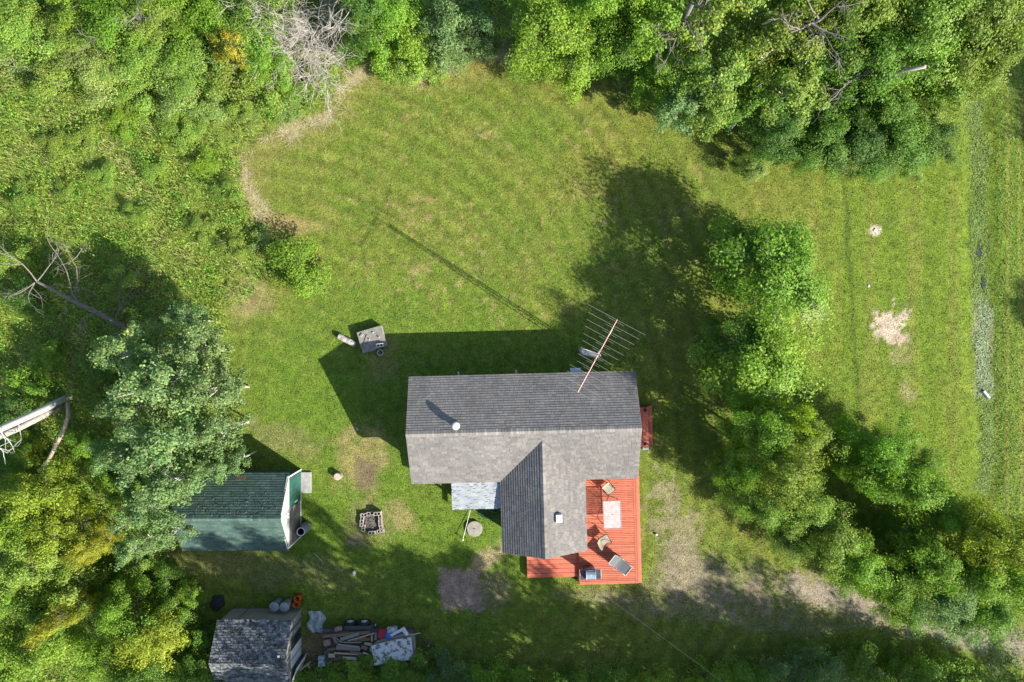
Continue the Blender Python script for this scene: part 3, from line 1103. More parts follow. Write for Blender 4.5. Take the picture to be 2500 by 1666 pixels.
b = MB()
sling(b, prof[:5], .60)
b.build('seat', grey_sling, lng, smooth=True)
b = MB()
sling(b, prof[4:], .60)
b.build('backrest', grey_sling, lng, smooth=True)
alu = pm('aluminium_tube', (.36, .37, .38), rough=.4, metal=.5, var=.1)
for s in (-1, 1):
    MB().tube([(x_, s * .31, z_) for x_, z_ in prof[:5]], .016, 8).build('side_rail', alu, lng, smooth=True)
    MB().tube([(x_, s * .31, z_) for x_, z_ in prof[4:]], .016, 8).build('back_rail', alu, lng, smooth=True)
    MB().tube([(-.12, s * .31, .36), (-.10, s * .31, .15), (-.16, s * .31, 0)], .015, 8).build('leg', alu, lng, smooth=True)
    MB().tube([(-.78, s * .31, .345), (-.86, s * .31, .18), (-.80, s * .31, 0)], .015, 8).build('leg', alu, lng, smooth=True)
    MB().tube([(-.78, s * .34, .36), (-.62, s * .36, .55), (-.85, s * .36, .58), (-1.0, s * .34, .54)], .015, 8).build('armrest', alu, lng, smooth=True)
MB().tube([(-LH + .03, -.31, .80), (-LH + .03, .31, .80)], .02, 8).build('top_bar', pm('pale_bar', (.6, .6, .59), rough=.5, var=.05), lng)
MB().tube([(-.02, -.31, .36), (-.02, .31, .36)], .016, 8).build('foot_bar', alu, lng)

# gas grill, facing the house wall
gp = W(1443, 1406, DZ + 1.1)
grill = thing('gas_grill', 'black gas grill with folding side shelves on the deck', 'grill', (gp.x, gp.y, DZ + .004), math.radians(1.5))
blk = pm('black_enamel', (.022, .022, .026), rough=.3, var=.3, spec=.5)
maroon = pm('dark_maroon_enamel', (.085, .04, .036), rough=.35, var=.15)
steel = pm('sky_tinted_steel', (.42, .52, .60), rough=.25, metal=.45, var=.08, scale=4, streak=(1, 20, 1))  # the lid's blue sky reflection is put into the base colour
MB().box((0, 0, .42), (.50, .46, .68)).build('cabinet', maroon, grill, bevel=.01)
for sx in (-1, 1):
    MB().box((sx * .125, .236, .40), (.235, .015, .60)).build('door', maroon, grill)
    MB().tube([(sx * .03, .255, .5), (sx * .03, .255, .66)], .008, 6).build('handle', steel, grill)
    for sy in (-1, 1):
        MB().tube([(sx * .22, sy * .19, .04), (sx * .25, sy * .19, .04)], .04, 12).build('wheel', black_pl, grill)
MB().box((0, 0, .83), (.54, .50, .14)).build('firebox', blk, grill, bevel=.01)
pnl = MB().box((0, .28, .84), (.54, .08, .13), rot=Matrix.Rotation(math.radians(-25), 3, 'X')).build('control_panel', pm('panel_grey', (.22, .20, .20), rough=.35, metal=.5, var=.1), grill, bevel=.008)
for kx in (-.10, .10):
    MB().tube([(kx, .305, .86), (kx, .34, .885)], .026, 14).build('knob', pm('knob_tan', (.62, .5, .42), rough=.4, var=.05), pnl)
MB().tube([(.0, .27, .93), (.0, .29, .96)], .02, 10).build('knob', blk, pnl)
b = MB()
vs, fs = [], []
arc = [(-.24, .90), (-.245, .98), (-.20, 1.07), (-.10, 1.12), (.05, 1.13), (.17, 1.08), (.23, .98), (.235, .90)]
for (y_, z_) in arc:
    for x_ in (-.245, .245):
        vs.append((x_, y_, z_))
for i in range(len(arc) - 1):
    fs.append((2 * i, 2 * i + 1, 2 * i + 3, 2 * i + 2))
fs.append(tuple(range(0, 2 * len(arc), 2)))
fs.append(tuple(reversed(range(1, 2 * len(arc), 2))))
b.add(vs, fs)
lid = b.build('lid', steel, grill)
for sx in (-1, 1):
    MB().tube([(sx * .252, y_, z_ + .005) for y_, z_ in arc], .014, 6).build('lid_trim', white_metal, lid)
MB().tube([(-.18, .26, 1.0), (.18, .26, 1.0)], .014, 8).build('lid_handle', steel, lid)
MB().lathe((0, .0, 1.12), [(.03, 0), (.028, .012)], 12).build('thermometer', white_metal, lid)
for sx in (-1, 1):
    sh = MB().box((sx * .43, 0, .88), (.30, .52, .03)).build('side_shelf', pm('shelf_dark', (.055, .07, .085), rough=.25, var=.2, scale=3), grill, bevel=.006)
    MB().tube([(sx * .575, -.26, .885), (sx * .575, .26, .885)], .012, 6).build('towel_rail', alu, sh)
    MB().tube([(sx * .29, .265, .885), (sx * .575, .265, .885)], .010, 6).build('towel_rail', alu, sh)

# ------------------------------------------------------------------ antenna mast
twm = pm('galvanised_lattice', (.55, .54, .58), rough=.5, metal=.5, var=.15)
tb, tt = W(1420, 856, 0), W(1461, 868, 7.9)
tower = thing('antenna_tower', 'thin galvanised lattice tower standing behind the house eave', 'tower', (tb.x, tb.y, 0))
tv = tt - tb
legs = []
for k in range(3):
    a = 2 * math.pi * k / 3 + .4
    p0 = Vector((.24 * math.cos(a), .24 * math.sin(a), 0))
    p1 = Vector((tv.x + .10 * math.cos(a), tv.y + .10 * math.sin(a), 7.9))
    legs.append((p0, p1))
    MB().tube([p0, p1], .02, 6).build('leg', twm, tower)
nb = 26
for k in range(3):
    b = MB()
    A, B = legs[k], legs[(k + 1) % 3]
    for i in range(nb):
        t0, t1 = i / nb, (i + 1) / nb
        b.tube([A[0].lerp(A[1], t0), B[0].lerp(B[1], t1)], .009, 4, cap=False)
        b.tube([A[0].lerp(A[1], t0), B[0].lerp(B[1], t0)], .009, 4, cap=False)
    b.build('bracing', twm, tower)
MB().tube([tv + Vector((0, 0, -.5)), tv + Vector((0, 0, .75))], .024, 8).build('mast', twm, tower)

ZA = 8.35
A_org = W(1461, 868, ZA)
ant = thing('tv_antenna', 'long rooftop television antenna with many thin crosswise rods', 'antenna', (A_org.x, A_org.y, ZA))
pinkm = pm('pinkish_boom', (.50, .22, .20), rough=.45, metal=.2, var=.15)
rodm = pm('antenna_rod', (.50, .48, .42), rough=.35, metal=.6, var=.15)


def az(x, y, dz=0):
    """antenna point from enlarged-view coordinates (5.6x, origin 1330,720)"""
    p = W(1330 + x / 5.6, 720 + y / 5.6, ZA)
    return Vector((p.x - A_org.x, p.y - A_org.y, dz))


MB().tube([az(990, 340), az(450, 1335)], .021, 8).build('boom', pinkm, ant)
MB().tube([az(930, 480, -.16), az(735, 812, -.32), az(640, 980, -.0)], .013, 6).build('boom_brace', pinkm, ant)
longs = [((597, 135), (1378, 553)), ((590, 237), (1295, 612)), ((573, 335), (1222, 685)), ((552, 428), (1155, 750)), ((527, 527), (1080, 830)),
         ((513, 622), (1010, 895)), ((490, 712), (940, 968)), ((458, 807), (880, 1042)), ((445, 905), (805, 1108)), ((345, 955), (820, 1213)),
         ((303, 1040), (770, 1297)), ((265, 1120), (730, 1375)), ((220, 1205), (690, 1460))]
shorts = [((862, 303), (1083, 430)), ((825, 395), (1035, 510)), ((785, 480), (985, 590)), ((740, 563), (935, 667)), ((697, 645), (887, 752)),
          ((650, 727), (840, 832)), ((615, 810), (795, 912)), ((572, 898), (743, 992)), ((528, 980), (697, 1077))]
for a, b_ in longs:
    MB().tube([az(*a), az(*b_)], .0068, 6).build('element', rodm, ant)
for a, b_ in shorts:
    MB().tube([az(*a, .03), az(*b_, .03)], .006, 6).build('element', rodm, ant)
for f in (.42, .55):
    q = az(990, 340).lerp(az(450, 1335), f)
    MB().box((q.x, q.y, q.z), (.10, .07, .09), rz=.9).build('bracket', alu, ant)

# overhead service cable
wc = MB()
w0, w1 = W(1345, 1361, 3.3), W(1715, 1640, 6.2)
d = (w1 - w0)
pts = []
for i in range(25):
    t = i / 24 * 2.2
    q = w0 + d * t
    q.z -= 1.0 * math.sin(math.pi * min(1, t / 2.2)) * .8
    pts.append(q)
tag(wc.tube(pts, .006, 5).build('service_cable', pm('cable_grey', (.16, .16, .16), rough=.5, var=.1)), 'thin grey overhead cable running from the wing gable across the driveway', 'cable')

# ------------------------------------------------------------------ green shed
GS = thing('garden_shed', 'green shingled gable shed beneath the overhanging poplar', 'shed', (-15.02, -9.3, 0))
sx1, sx0, gy_, gp_, gr_ = 2.87, -2.87, 1.90, 2.12, 3.42
weath = pm('weathered_ply', (.10, .09, .08), rough=.85, var=.45, scale=3, streak=(1, 1, 4), color2=(.24, .225, .205))
grnpaint = pm('green_paint', (.016, .105, .078), rough=.55, var=.35, scale=5)
oldwhite = pm('weathered_white', (.62, .60, .56), rough=.7, var=.25, scale=4)
shedwall = pm('shed_green_wall', (.05, .08, .075), rough=.8, var=.3)
b = MB().prism([(sx0, -gy_), (sx1, -gy_), (sx1, gy_), (sx0, gy_)], -.1, gp_)
b.build('wall', shedwall, GS)
MB().add([(sx1 + .002, -gy_, -.1), (sx1 + .002, gy_, -.1), (sx1 + .03, gy_, -.1), (sx1 + .03, -gy_, -.1), (sx1 + .002, -gy_, gp_), (sx1 + .002, gy_, gp_), (sx1 + .03, gy_, gp_), (sx1 + .03, -gy_, gp_)],
         [(0, 3, 2, 1), (4, 5, 6, 7), (1, 2, 6, 5), (2, 3, 7, 6), (3, 0, 4, 7), (0, 1, 5, 4)]).build('front_panel', weath, GS)
for xx, m_ in ((sx1 - .06, oldwhite), (sx0 + .02, shedwall)):
    MB().add([(xx, -gy_ - .1, gp_), (xx, gy_ + .1, gp_), (xx, 0, gr_ - .06), (xx + .05, -gy_ - .1, gp_), (xx + .05, gy_ + .1, gp_), (xx + .05, 0, gr_ - .06)],
             [(0, 2, 1), (3, 4, 5), (0, 1, 4, 3), (1, 2, 5, 4), (2, 0, 3, 5)]).build('gable', m_, GS)
MB().box((sx1 + .03, 0, gp_ - .01), (.03, 2 * gy_ + .1, .05)).build('plate_trim', trim_w, GS)
dr = MB().box((sx1 + .045, 1.0, 1.03), (.025, 1.62, 1.98)).build('door', grnpaint, GS)
tag(dr, 'sun-faded green plywood door')
MB().box((sx1 + .065, .34, 1.0), (.02, .06, .55)).build('latch_bar', trim_w, dr)
MB().box((sx1 + .07, .20, 1.0), (.02, .09, .2)).build('hasp', blk, dr)
for s in (-1, 1):
    MB().box((sx1 + .03, s * (gy_ + .02), gp_ / 2), (.06, .07, gp_ + .1)).build('corner_trim', trim_w, GS)
MB().box((sx1 + .035, 0, .03), (.05, 2 * gy_ - .1, .06)).build('sill', trim_w, GS)
# bracket and lamp on the gable
lampg = MB()
lampg.box((sx1 + .02, -.12, 2.45), (.05, .16, .22))
lampg.tube([(sx1 + .03, -.05, 2.45), (sx1 + .14, 0.02, 2.40)], .03, 8)
lampg.tube([(sx1 + .03, -.18, 2.42), (sx1 + .14, -.20, 2.36)], .04, 8)
lampg.build('floodlight', trim_w, GS)
b = MB()
ov = .2
slg = (gr_ - gp_) / gy_
slope_slab(b, [(sx0 - .05, gy_ + ov, gp_ - ov * slg), (sx1 + .0, gy_ + ov, gp_ - ov * slg), (sx1 + .0, 0, gr_), (sx0 - .05, 0, gr_)], .06)
slope_slab(b, [(sx0 - .05, -gy_ - ov, gp_ - ov * slg), (sx1 + .0, -gy_ - ov, gp_ - ov * slg), (sx1 + .0, 0, gr_), (sx0 - .05, 0, gr_)], .06)
gr = b.build('roof', pm('green_sheathing', (.06, .09, .08), var=.2), GS)
GP = [(.058, .100, .082), (.052, .090, .075), (.066, .110, .090), (.046, .082, .070), (.074, .116, .093)]
sl = math.hypot(gy_ + ov, (gy_ + ov) * slg)
tabs = []
rng = random.Random(11)
for s in (-1, 1):
    tabs += shingles((sx0 - .05, s * (gy_ + ov + .01), gp_ - ov * slg - .005), (1, 0, 0), (0, -s * (gy_ + ov), (gy_ + ov) * slg),
                     [[(0, 0), (sx1 - sx0 + .06, 0), (sx1 - sx0 + .06, sl), (0, sl)]], rng, palette=GP, exposure=.14, wmin=.28, wmax=.34, gap=.010, miss=.01)
GSH = pm('green_shingle', (1, 1, 1), rough=.9, var=.25, scale=2.5, col=True, spec=.2, bump=.25, bscale=120)
lay_shingles(tabs, gr, GSH)
x = sx0 - .05
while x < sx1:
    c = MB()
    for s in (-1, 1):
        a = s * .15
        c.add([(x, 0, gr_ + .03), (x + .145, 0, gr_ + .022), (x + .145, a, gr_ + .022 - .15 * slg), (x, a, gr_ + .03 - .15 * slg), (x, a, gr_ + .005 - .15 * slg), (x + .145, a, gr_ + .002 - .15 * slg)],
              [(0, 1, 2, 3), (3, 2, 5, 4)])
    o = c.build('ridge_cap', GSH, gr, cols=True)
    q = rng.choice(GP)
    gg = rng.uniform(.8, 1.3)
    o.color = (q[0] * gg, q[1] * gg, q[2] * gg, 1)
    x += .15
# moss and leaf litter on the roof
mo = MB()
for i in range(170):
    yy = rng.choice((rng.uniform(.15, 1.3), rng.uniform(.05, .7)))
    xx = rng.uniform(sx0 + 1.2, sx1 - .1)
    zz = gr_ - yy * slg + .03
    s_ = rng.uniform(.012, .045)
    mo.box((xx, yy, zz), (s_, s_ * rng.uniform(.6, 1.6), .02), rz=rng.random() * 3, col=rng.choice([(.02, .025, .02), (.10, .075, .05), (.12, .13, .11), (.03, .05, .03)]))
tag(mo.build('moss_and_litter', pm('litter', (1, 1, 1), col=True, rough=.9, var=.1), gr, cols=True), kind='stuff')
MB().box((0.35, gy_ - .02, gp_ + .13), (.5, .22, .02), rot=Matrix.Rotation(-math.atan(slg), 3, 'X')).build('roof_patch', pm('rusty_patch', (.16, .10, .07), var=.4), gr)

# concrete doorstep, grey upright pipe by the shed
p0, p1 = W(734.5, 1204, 0.05), W(760, 1153, .05)
t = MB().box((0, 0, .0), (p1.x - p0.x, p1.y - p0.y, .14)).build('doorstep_slab', conc, bevel=.02)
t.location = ((p0.x + p1.x) / 2, (p0.y + p1.y) / 2, .02)
tag(t, 'flat concrete doorstep slab at the green shed door', 'slab')
p = W(733, 1299, 1.25)
t = thing('metal_barrel', 'tall grey open-topped barrel at the corner of the green shed', 'barrel', (p.x + .02, p.y, 0))
gpaint = pm('grey_barrel', (.20, .20, .21), rough=.6, var=.25, scale=5)
MB().lathe((0, 0, 0), [(.27, 0), (.285, .3), (.29, .35), (.285, .4), (.27, .8), (.275, .84), (.26, .9), (.215, 1.22)], 28, cap1=False).build('body', gpaint, t, smooth=True)
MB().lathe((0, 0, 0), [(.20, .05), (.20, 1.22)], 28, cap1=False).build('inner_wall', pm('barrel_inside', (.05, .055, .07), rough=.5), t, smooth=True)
MB().lathe((0, 0, 1.22), [(.195, 0), (.22, .018), (.232, .0), (.22, -.02)], 28, cap0=False, cap1=False).build('rim', white_metal, t, smooth=True)

# ------------------------------------------------------------------ grey shed at the bottom
QS = thing('storage_shed', 'weathered grey shingled shed with white doors beside the loaded trailer', 'shed', (-14.05, -17.1, 0))
qx0, qx1, qy, qp, qm, qr = -1.95, 1.92, 1.75, 1.95, 2.62, 2.95
tanw = pm('tan_ply', (.36, .32, .255), rough=.8, var=.12, scale=2)
MB().prism([(qx0, -qy), (qx1, -qy), (qx1, qy), (qx0, qy)], -.1, qp).build('wall', tanw, QS)
greyply = pm('grey_ply', (.24, .235, .22), rough=.85, var=.35, scale=3, streak=(1, 1, .3))
for xx in (qx1 + .001, qx0 - .04):
    pr = [(-qy, -.1), (qy, -.1), (qy, qp - .03), (0, qr - .08), (-qy, qp - .03)]
    vs = [(xx, a, c) for a, c in pr] + [(xx + .03, a, c) for a, c in pr]
    k = len(pr)
    MB().add(vs, [tuple(reversed(range(k))), tuple(range(k, 2 * k))] + [(i, (i + 1) % k, (i + 1) % k + k, i + k) for i in range(k)]).build('gable_end', greyply, QS)
b = MB()
prof_q = [(qy + .12, qp - .06), (0, qr)]
for s in (-1, 1):
    for a, c in zip(prof_q[:-1], prof_q[1:]):
        slope_slab(b, [(qx0 - .1, s * a[0], a[1]), (qx1 + .08, s * a[0], a[1]), (qx1 + .08, s * c[0], c[1]), (qx0 - .1, s * c[0], c[1])], .05)
qroof = b.build('roof', pm('old_sheathing', (.10, .095, .09), var=.3), QS)
QP = [(0.16, 0.172, 0.18), (0.136, 0.148, 0.156), (0.192, 0.2, 0.204), (0.104, 0.112, 0.116), (0.072, 0.072, 0.07), (0.176, 0.188, 0.196)]
tabs = []
rng = random.Random(23)
for s in (-1, 1):
    for a, c in zip(prof_q[:-1], prof_q[1:]):
        ll = math.hypot(a[0] - c[0], c[1] - a[1])
        tabs += shingles((qx0 - .1, s * (a[0]), a[1]), (1, 0, 0), (0, s * (c[0] - a[0]), c[1] - a[1]),
                         [[(0, 0), (qx1 - qx0 + .18, 0), (qx1 - qx0 + .18, ll), (0, ll)]], rng, palette=QP, exposure=.135, wmin=.16, wmax=.30, gap=.012, jitter=.004, miss=.05)
QSH = pm('old_shingle', (1, 1, 1), rough=.95, var=.55, scale=5, col=True, spec=.1, bump=.4, bscale=80, color2=(1.25, 1.25, 1.22))
lay_shingles(tabs, qroof, QSH)
mo = MB()
for i in range(420):
    xx = rng.uniform(qx0, qx1)
    yy = rng.uniform(-.2, qy)
    zz = qr - abs(yy) * (qr - qp + .06) / (qy + .12) + .03
    s_ = rng.uniform(.015, .07)
    mo.box((xx, yy, zz), (s_ * 1.5, s_, .015), rz=rng.random() * 3, col=rng.choice([(.025, .025, .024), (.05, .05, .045), (.07, .06, .05), (.03, .032, .03), (.12, .122, .122)]))
tag(mo.build('moss_and_litter', MATS['litter'], qroof, cols=True), kind='stuff')
for i in range(9):
    xx = qx0 + .5 + i * .28 + rng.uniform(-.08, .08)
    MB().box((xx, qy + .10, qp + .03), (rng.uniform(.12, .26), rng.uniform(.08, .2), .012), rz=rng.uniform(-.3, .3)).build('torn_shingle', pm('torn_felt', (.24, .245, .245), var=.5), qroof)
MB().box((qx1 - .3, .3, qr - .10), (.11, .13, .03)).build('roof_patch', trim_w, qroof)
wdoor = pm('white_door_paint', (.74, .76, .78), rough=.55, var=.12, scale=3)
d1 = MB().box((qx1 + .05, -.35, 1.0), (.04, .95, 1.85)).build('door', wdoor, QS)
MB().box((qx1 + .075, -.35, 1.0), (.012, .08, 1.8)).build('door_batten', pm('grey_batten', (.3, .29, .28), var=.2), d1)
d2 = MB().box((qx1 + .24, -1.18, 1.0), (.04, .92, 1.85), rz=-.35).build('door', wdoor, QS)
MB().box((qx1 + .27, -1.18, 1.0), (.012, .08, 1.8), rz=-.35).build('door_batten', pm('grey_batten', (.3, .29, .28)), d2)
MB().box((qx1 + .036, .42, .98), (.012, .56, 1.8)).build('doorway', dark_m, QS)
MB().box((qx1 + .045, 1.2, 1.0), (.02, .06, 1.9)).build('batten', pm('dark_batten', (.05, .05, .05)), QS)
MB().box((qx1 + .045, .75, 1.0), (.02, .06, 1.9)).build('batten', MATS['dark_batten'], QS)
MB().box((qx1 + .045, .0, qp - .02), (.03, 2 * qy - .1, .07)).build('lintel', MATS['grey_batten'], QS)
MB().box((qx0 + .9, qy + .006, 1.0), (.03, .012, 1.9)).build('panel_seam', MATS['dark_batten'], QS)

# cans and orange pipes on the north side of it
cang = pm('grey_can', (.30, .31, .33), rough=.5, var=.15, scale=4)
for px, py, lab in ((668.5, 1483.5, 'grey lidded garbage can, farther from the orange pipes'), (693.5, 1484.5, 'grey lidded garbage can right beside the orange pipes')):
    p = W(px, py, .98)
    t = thing('garbage_can', lab, 'garbage can', (p.x, p.y + .02, 0), rng.uniform(0, 6), group='garbage cans by the grey shed')
    MB().lathe((0, 0, -.02), [(.205, 0), (.215, .3), (.235, .6), (.245, .92), (.26, .93)], 28).build('body', cang, t, smooth=True)
    ld = MB().lathe((0, 0, 0), [(.272, .90), (.275, .95), (.262, .97), (.20, .985), (.0, 1.0)], 28, cap1=False).build('lid', cang, t, smooth=True)
    MB().tube([(-.08, 0, .985), (-.06, 0, 1.03), (.06, 0, 1.03), (.08, 0, .985)], .012, 6).build('lid_handle', cang, ld)
    for s in (-1, 1):
        MB().tube([(s * .245, -.07, .74), (s * .29, -.06, .72), (s * .29, .06, .72), (s * .245, .07, .74)], .011, 6).build('handle', cang, t)
org = pm('orange_plastic', (.72, .125, .018), rough=.45, var=.1, scale=4)
for px, py, lab in ((722, 1478.5, 'orange plastic pipe standing upright against the grey shed wall'), (724.8, 1464, 'orange plastic pipe standing upright, farther out on the grass')):
    p = W(px, py, .62)
    t = thing('plastic_pipe', lab, 'pipe', (p.x, p.y, 0), group='orange pipes by the grey shed')
    MB().lathe((0, 0, -.02), [(.15, 0), (.152, .45), (.17, .48), (.172, .63)], 24, cap1=False).build('body', org, t, smooth=True)
    MB().lathe((0, 0, 0), [(.13, .03), (.135, .46), (.152, .49), (.155, .61)], 24, cap1=False).build('inner_wall', org, t, smooth=True)
    MB().lathe((0, 0, .61), [(.155, 0), (.172, .003)], 24, cap0=False, cap1=False).build('rim', org, t)

# dark heap left of it
def lump(name, px, py, r, h, mat, label, cat, seed, sq=1.0, z0=0.0, sub=3, rough=.28, group=None):
    rg = np.random.RandomState(seed)
    nth, nr = 22, 8
    p = W(px, py, z0)
    vs, fs = [(0, 0, h)], []
    ph = rg.rand(8) * 6
    for j in range(1, nr + 1):
        u = j / nr
        for i in range(nth):
            a = 2 * math.pi * i / nth
            q = 1 + rough * .4 * math.sin(2 * a + ph[0]) + rough * .35 * math.sin(5 * a + ph[1]) + rg.uniform(-.5, .5) * rough * .5
            z = h * (1 - u ** 2.2) + rg.uniform(-.5, .5) * h * rough * (1 - u)
            vs.append((r * u * q * math.cos(a), sq * r * u * q * math.sin(a), z - (.06 if j == nr else 0)))
    for i in range(nth):
        fs.append((0, 1 + i, 1 + (i + 1) % nth))
    for j in range(nr - 1):
        for i in range(nth):
            a, b_ = 1 + j * nth + i, 1 + j * nth + (i + 1) % nth
            fs.append((a, a + nth, b_ + nth, b_))
    o = MB().add(vs, fs).build(name, mat, None, smooth=False)
    o.location = (p.x, p.y, z0)
    tag(o, label, cat, group)
    return o


lump('ash_heap', 531, 1472, .47, .32, pm('dark_soil', (.035, .032, .034), rough=.95, var=.5, scale=12), 'round black heap of ash and soil behind the grey shed', 'heap', 4)

# ------------------------------------------------------------------ trailer and its load
tr0, tr1 = W(792, 1628, .62), W(1011, 1535, .62)
TX, TY = (tr0.x + tr1.x) / 2, (tr0.y + tr1.y) / 2
TLn, TWd = tr1.x - tr0.x, 2.05
trailer = thing('utility_trailer', 'flatbed tandem-axle trailer piled with scrap timber', 'trailer', (TX, TY, 0))
frm = pm('trailer_paint', (.045, .05, .055), rough=.55, var=.3)
bedm = pm('trailer_planks', (.11, .095, .08), rough=.85, var=.35, scale=6, streak=(1, 6, 1), col=True)
for i in range(10):
    y_ = -TWd / 2 + TWd * (i + .5) / 10
    o = MB().box((0, y_, .58), (TLn, TWd / 10 - .012, .045)).build('plank', bedm, trailer, cols=True)
    g = rng.uniform(.7, 1.25)
    o.color = (g, g, g, 1)
for s in (-1, 1):
    MB().box((0, s * (TWd / 2 + .03), .55), (TLn + .05, .06, .14)).build('side_rail', frm, trailer)
for xx in (-TLn / 2, TLn / 2):
    MB().box((xx, 0, .50), (.06, TWd, .10)).build('cross_rail', frm, trailer)
tongue = W(1058, 1577, .45)
tx, ty = tongue.x - TX, tongue.y - TY
for s in (-1, 1):
    MB().tube([(TLn / 2 - .1, s * .75, .46), (tx - .1, ty, .46)], .045, 6).build('tongue_beam', frm, trailer)
MB().box((tx, ty, .48), (.3, .09, .1)).build('coupler', frm, trailer, bevel=.01)
MB().tube([(tx - .25, ty + .1, .05), (tx - .25, ty + .1, .75)], .03, 8).build('jack', galv, trailer)
rubber = pm('tyre_rubber', (.02, .02, .021), rough=.8, var=.3)
rimm = pm('white_rim', (.66, .66, .65), rough=.4, var=.1)
for px in (855, 890):
    for s in (1, -1):
        wx_ = W(px, 1521, .36).x - TX
        wy_ = s * (TWd / 2 + .25)
        wh = bpy.data.objects.new('wheel', None)
        wh.location = (wx_, wy_, .34)
        wh.rotation_euler = (-s * math.pi / 2, 0, 0)
        COL.objects.link(wh)
        wh.parent = trailer
        MB().lathe((0, 0, 0), [(.20, -.10), (.30, -.105), (.345, -.07), (.352, 0), (.345, .07), (.30, .105), (.20, .10)], 28, cap0=False, cap1=False).build('tyre', rubber, wh, smooth=True)
        rim = MB().lathe((0, 0, 0), [(.21, -.09), (.21, .085), (.19, .09), (.17, .05), (.09, .04), (.07, .09), (.0, .09)], 24, cap0=True, cap1=False)
        rim.build('rim', rimm, wh)
        for k in range(8):
            a = k * math.pi / 4
            rm = MB().box((.13 * math.cos(a), .13 * math.sin(a), .056), (.05, .03, .008), rz=a)
            rm.build('rim_slot', rubber, wh)
fx0, fx1 = W(834, 1530, .7).x - TX, W(914, 1530, .7).x - TX
for s in (1, -1):
    y0_, y1_ = s * (TWd / 2 + .07), s * (TWd / 2 + .26)
    prof_f = [(fx0, .50), (fx0 + .10, .70), (fx0 + .25, .78), (fx1 - .25, .78), (fx1 - .10, .70), (fx1, .50)]
    vs = [(x_, y0_, z_) for x_, z_ in prof_f] + [(x_, y1_, z_ - .01) for x_, z_ in prof_f]
    vs += [(x_, y_, z_ - .02) for x_, y_, z_ in vs]
    fs = [(i, i + 1, i + 7, i + 6) for i in range(5)] + [(i + 12, i + 18, i + 19, i + 13) for i in range(5)] + [(i + 6, i + 7, i + 19, i + 18) for i in range(5)]
    MB().add(vs, fs).build('fender', frm, trailer)
    MB().box((fx1 + .03, s * (TWd / 2 + .22), .52), (.03, .1, .08)).build('reflector', trim_w, trailer)

# load: loose boards and logs, each its own thing
woods = [pm('old_board', (.19, .125, .085), rough=.85, var=.35, scale=5, streak=(1, 8, 8)), pm('grey_board', (.25, .225, .20), rough=.85, var=.3, scale=5, streak=(1, 8, 8)),
         pm('fresh_board', (.42, .30, .18), rough=.8, var=.25, scale=5, streak=(1, 8, 8)), pm('dark_board', (.10, .065, .05), rough=.85, var=.35, scale=5, streak=(1, 8, 8)),
         pm('pale_board', (.52, .45, .33), rough=.8, var=.2, scale=5, streak=(1, 8, 8))]


def tz(x, y):
    return 770 + x / 7.843, 1490 + y / 7.843


_wl = {0: 'brown', 1: 'grey', 2: 'yellowish', 3: 'dark brown', 4: 'pale'}


def plank(a, b_, wd, th, z, mi, where, tilt=0.0):
    A, B = W(*tz(*a), z), W(*tz(*b_), z + tilt)
    c = (A + B) / 2
    L_ = (B - A).length
    o = MB().box((0, 0, 0), (L_, wd, th)).build('scrap_plank', woods[mi], None, bevel=.006)
    o.location = c
    o.rotation_euler = (rng.uniform(-.12, .12), -math.asin(max(-1, min(1, (B.z - A.z) / L_))), math.atan2(B.y - A.y, B.x - A.x))
    tag(o, '%s scrap plank %s' % (_wl[mi], where), 'plank', 'scrap timber on the trailer')


N_ = 'on the trailer side by the wheels'
M_ = 'in the heap in the middle of the trailer'
S_ = 'on the trailer side by the bushes'
plank((140, 500), (1040, 425), .17, .07, .82, 0, 'overhanging the trailer tail, by the wheels')
plank((330, 445), (640, 405), .12, .05, .74, 3, N_)
plank((480, 560), (830, 455), .18, .05, .86, 1, M_)
plank((620, 590), (1130, 440), .07, .05, .93, 2, 'laid aslant toward the red bin')
plank((740, 585), (960, 510), .13, .06, .88, 0, M_)
plank((330, 500), (420, 640), .14, .06, .72, 1, M_)
plank((860, 570), (1070, 545), .16, .05, .78, 0, M_)
plank((1080, 480), (1085, 600), .08, .05, .92, 2, 'standing crosswise behind the red bin')
plank((1160, 430), (1150, 570), .12, .05, .84, 1, 'lying crosswise next to the red bin')
plank((430, 655), (840, 705), .09, .05, .84, 2, M_)
plank((400, 705), (860, 750), .20, .07, .80, 1, 'thick and square, in the middle of the heap')
plank((390, 745), (700, 770), .10, .05, .74, 0, M_)
plank((360, 820), (930, 850), .10, .05, .86, 2, S_)
plank((370, 850), (820, 880), .16, .05, .76, 3, S_)
plank((660, 780), (930, 850), .09, .06, .90, 0, S_)
plank((520, 905), (840, 920), .10, .04, .84, 4, S_)
plank((590, 930), (800, 925), .12, .04, .87, 4, S_)
plank((370, 935), (500, 900), .11, .06, .80, 0, S_)
plank((410, 980), (800, 960), .10, .05, .74, 3, S_)
plank((700, 1010), (970, 945), .16, .05, .78, 2, S_)
plank((400, 1085), (720, 1045), .17, .05, .72, 0, 'along the bushy rim of the trailer')
plank((650, 1040), (1110, 1030), .13, .05, .70, 2, 'along the bushy rim of the trailer')
plank((250, 870), (375, 870), .22, .05, .76, 4, 'short, near the trailer tail')
plank((230, 760), (390, 730), .14, .08, .72, 0, 'short, near the trailer tail')
plank((910, 810), (1010, 850), .07, .04, .92, 4, 'short, beside the big white sheet')
plank((940, 640), (1090, 660), .16, .05, .82, 2, 'beside the big white sheet')
plank((880, 700), (1000, 740), .2, .07, .84, 0, 'beside the big white sheet')
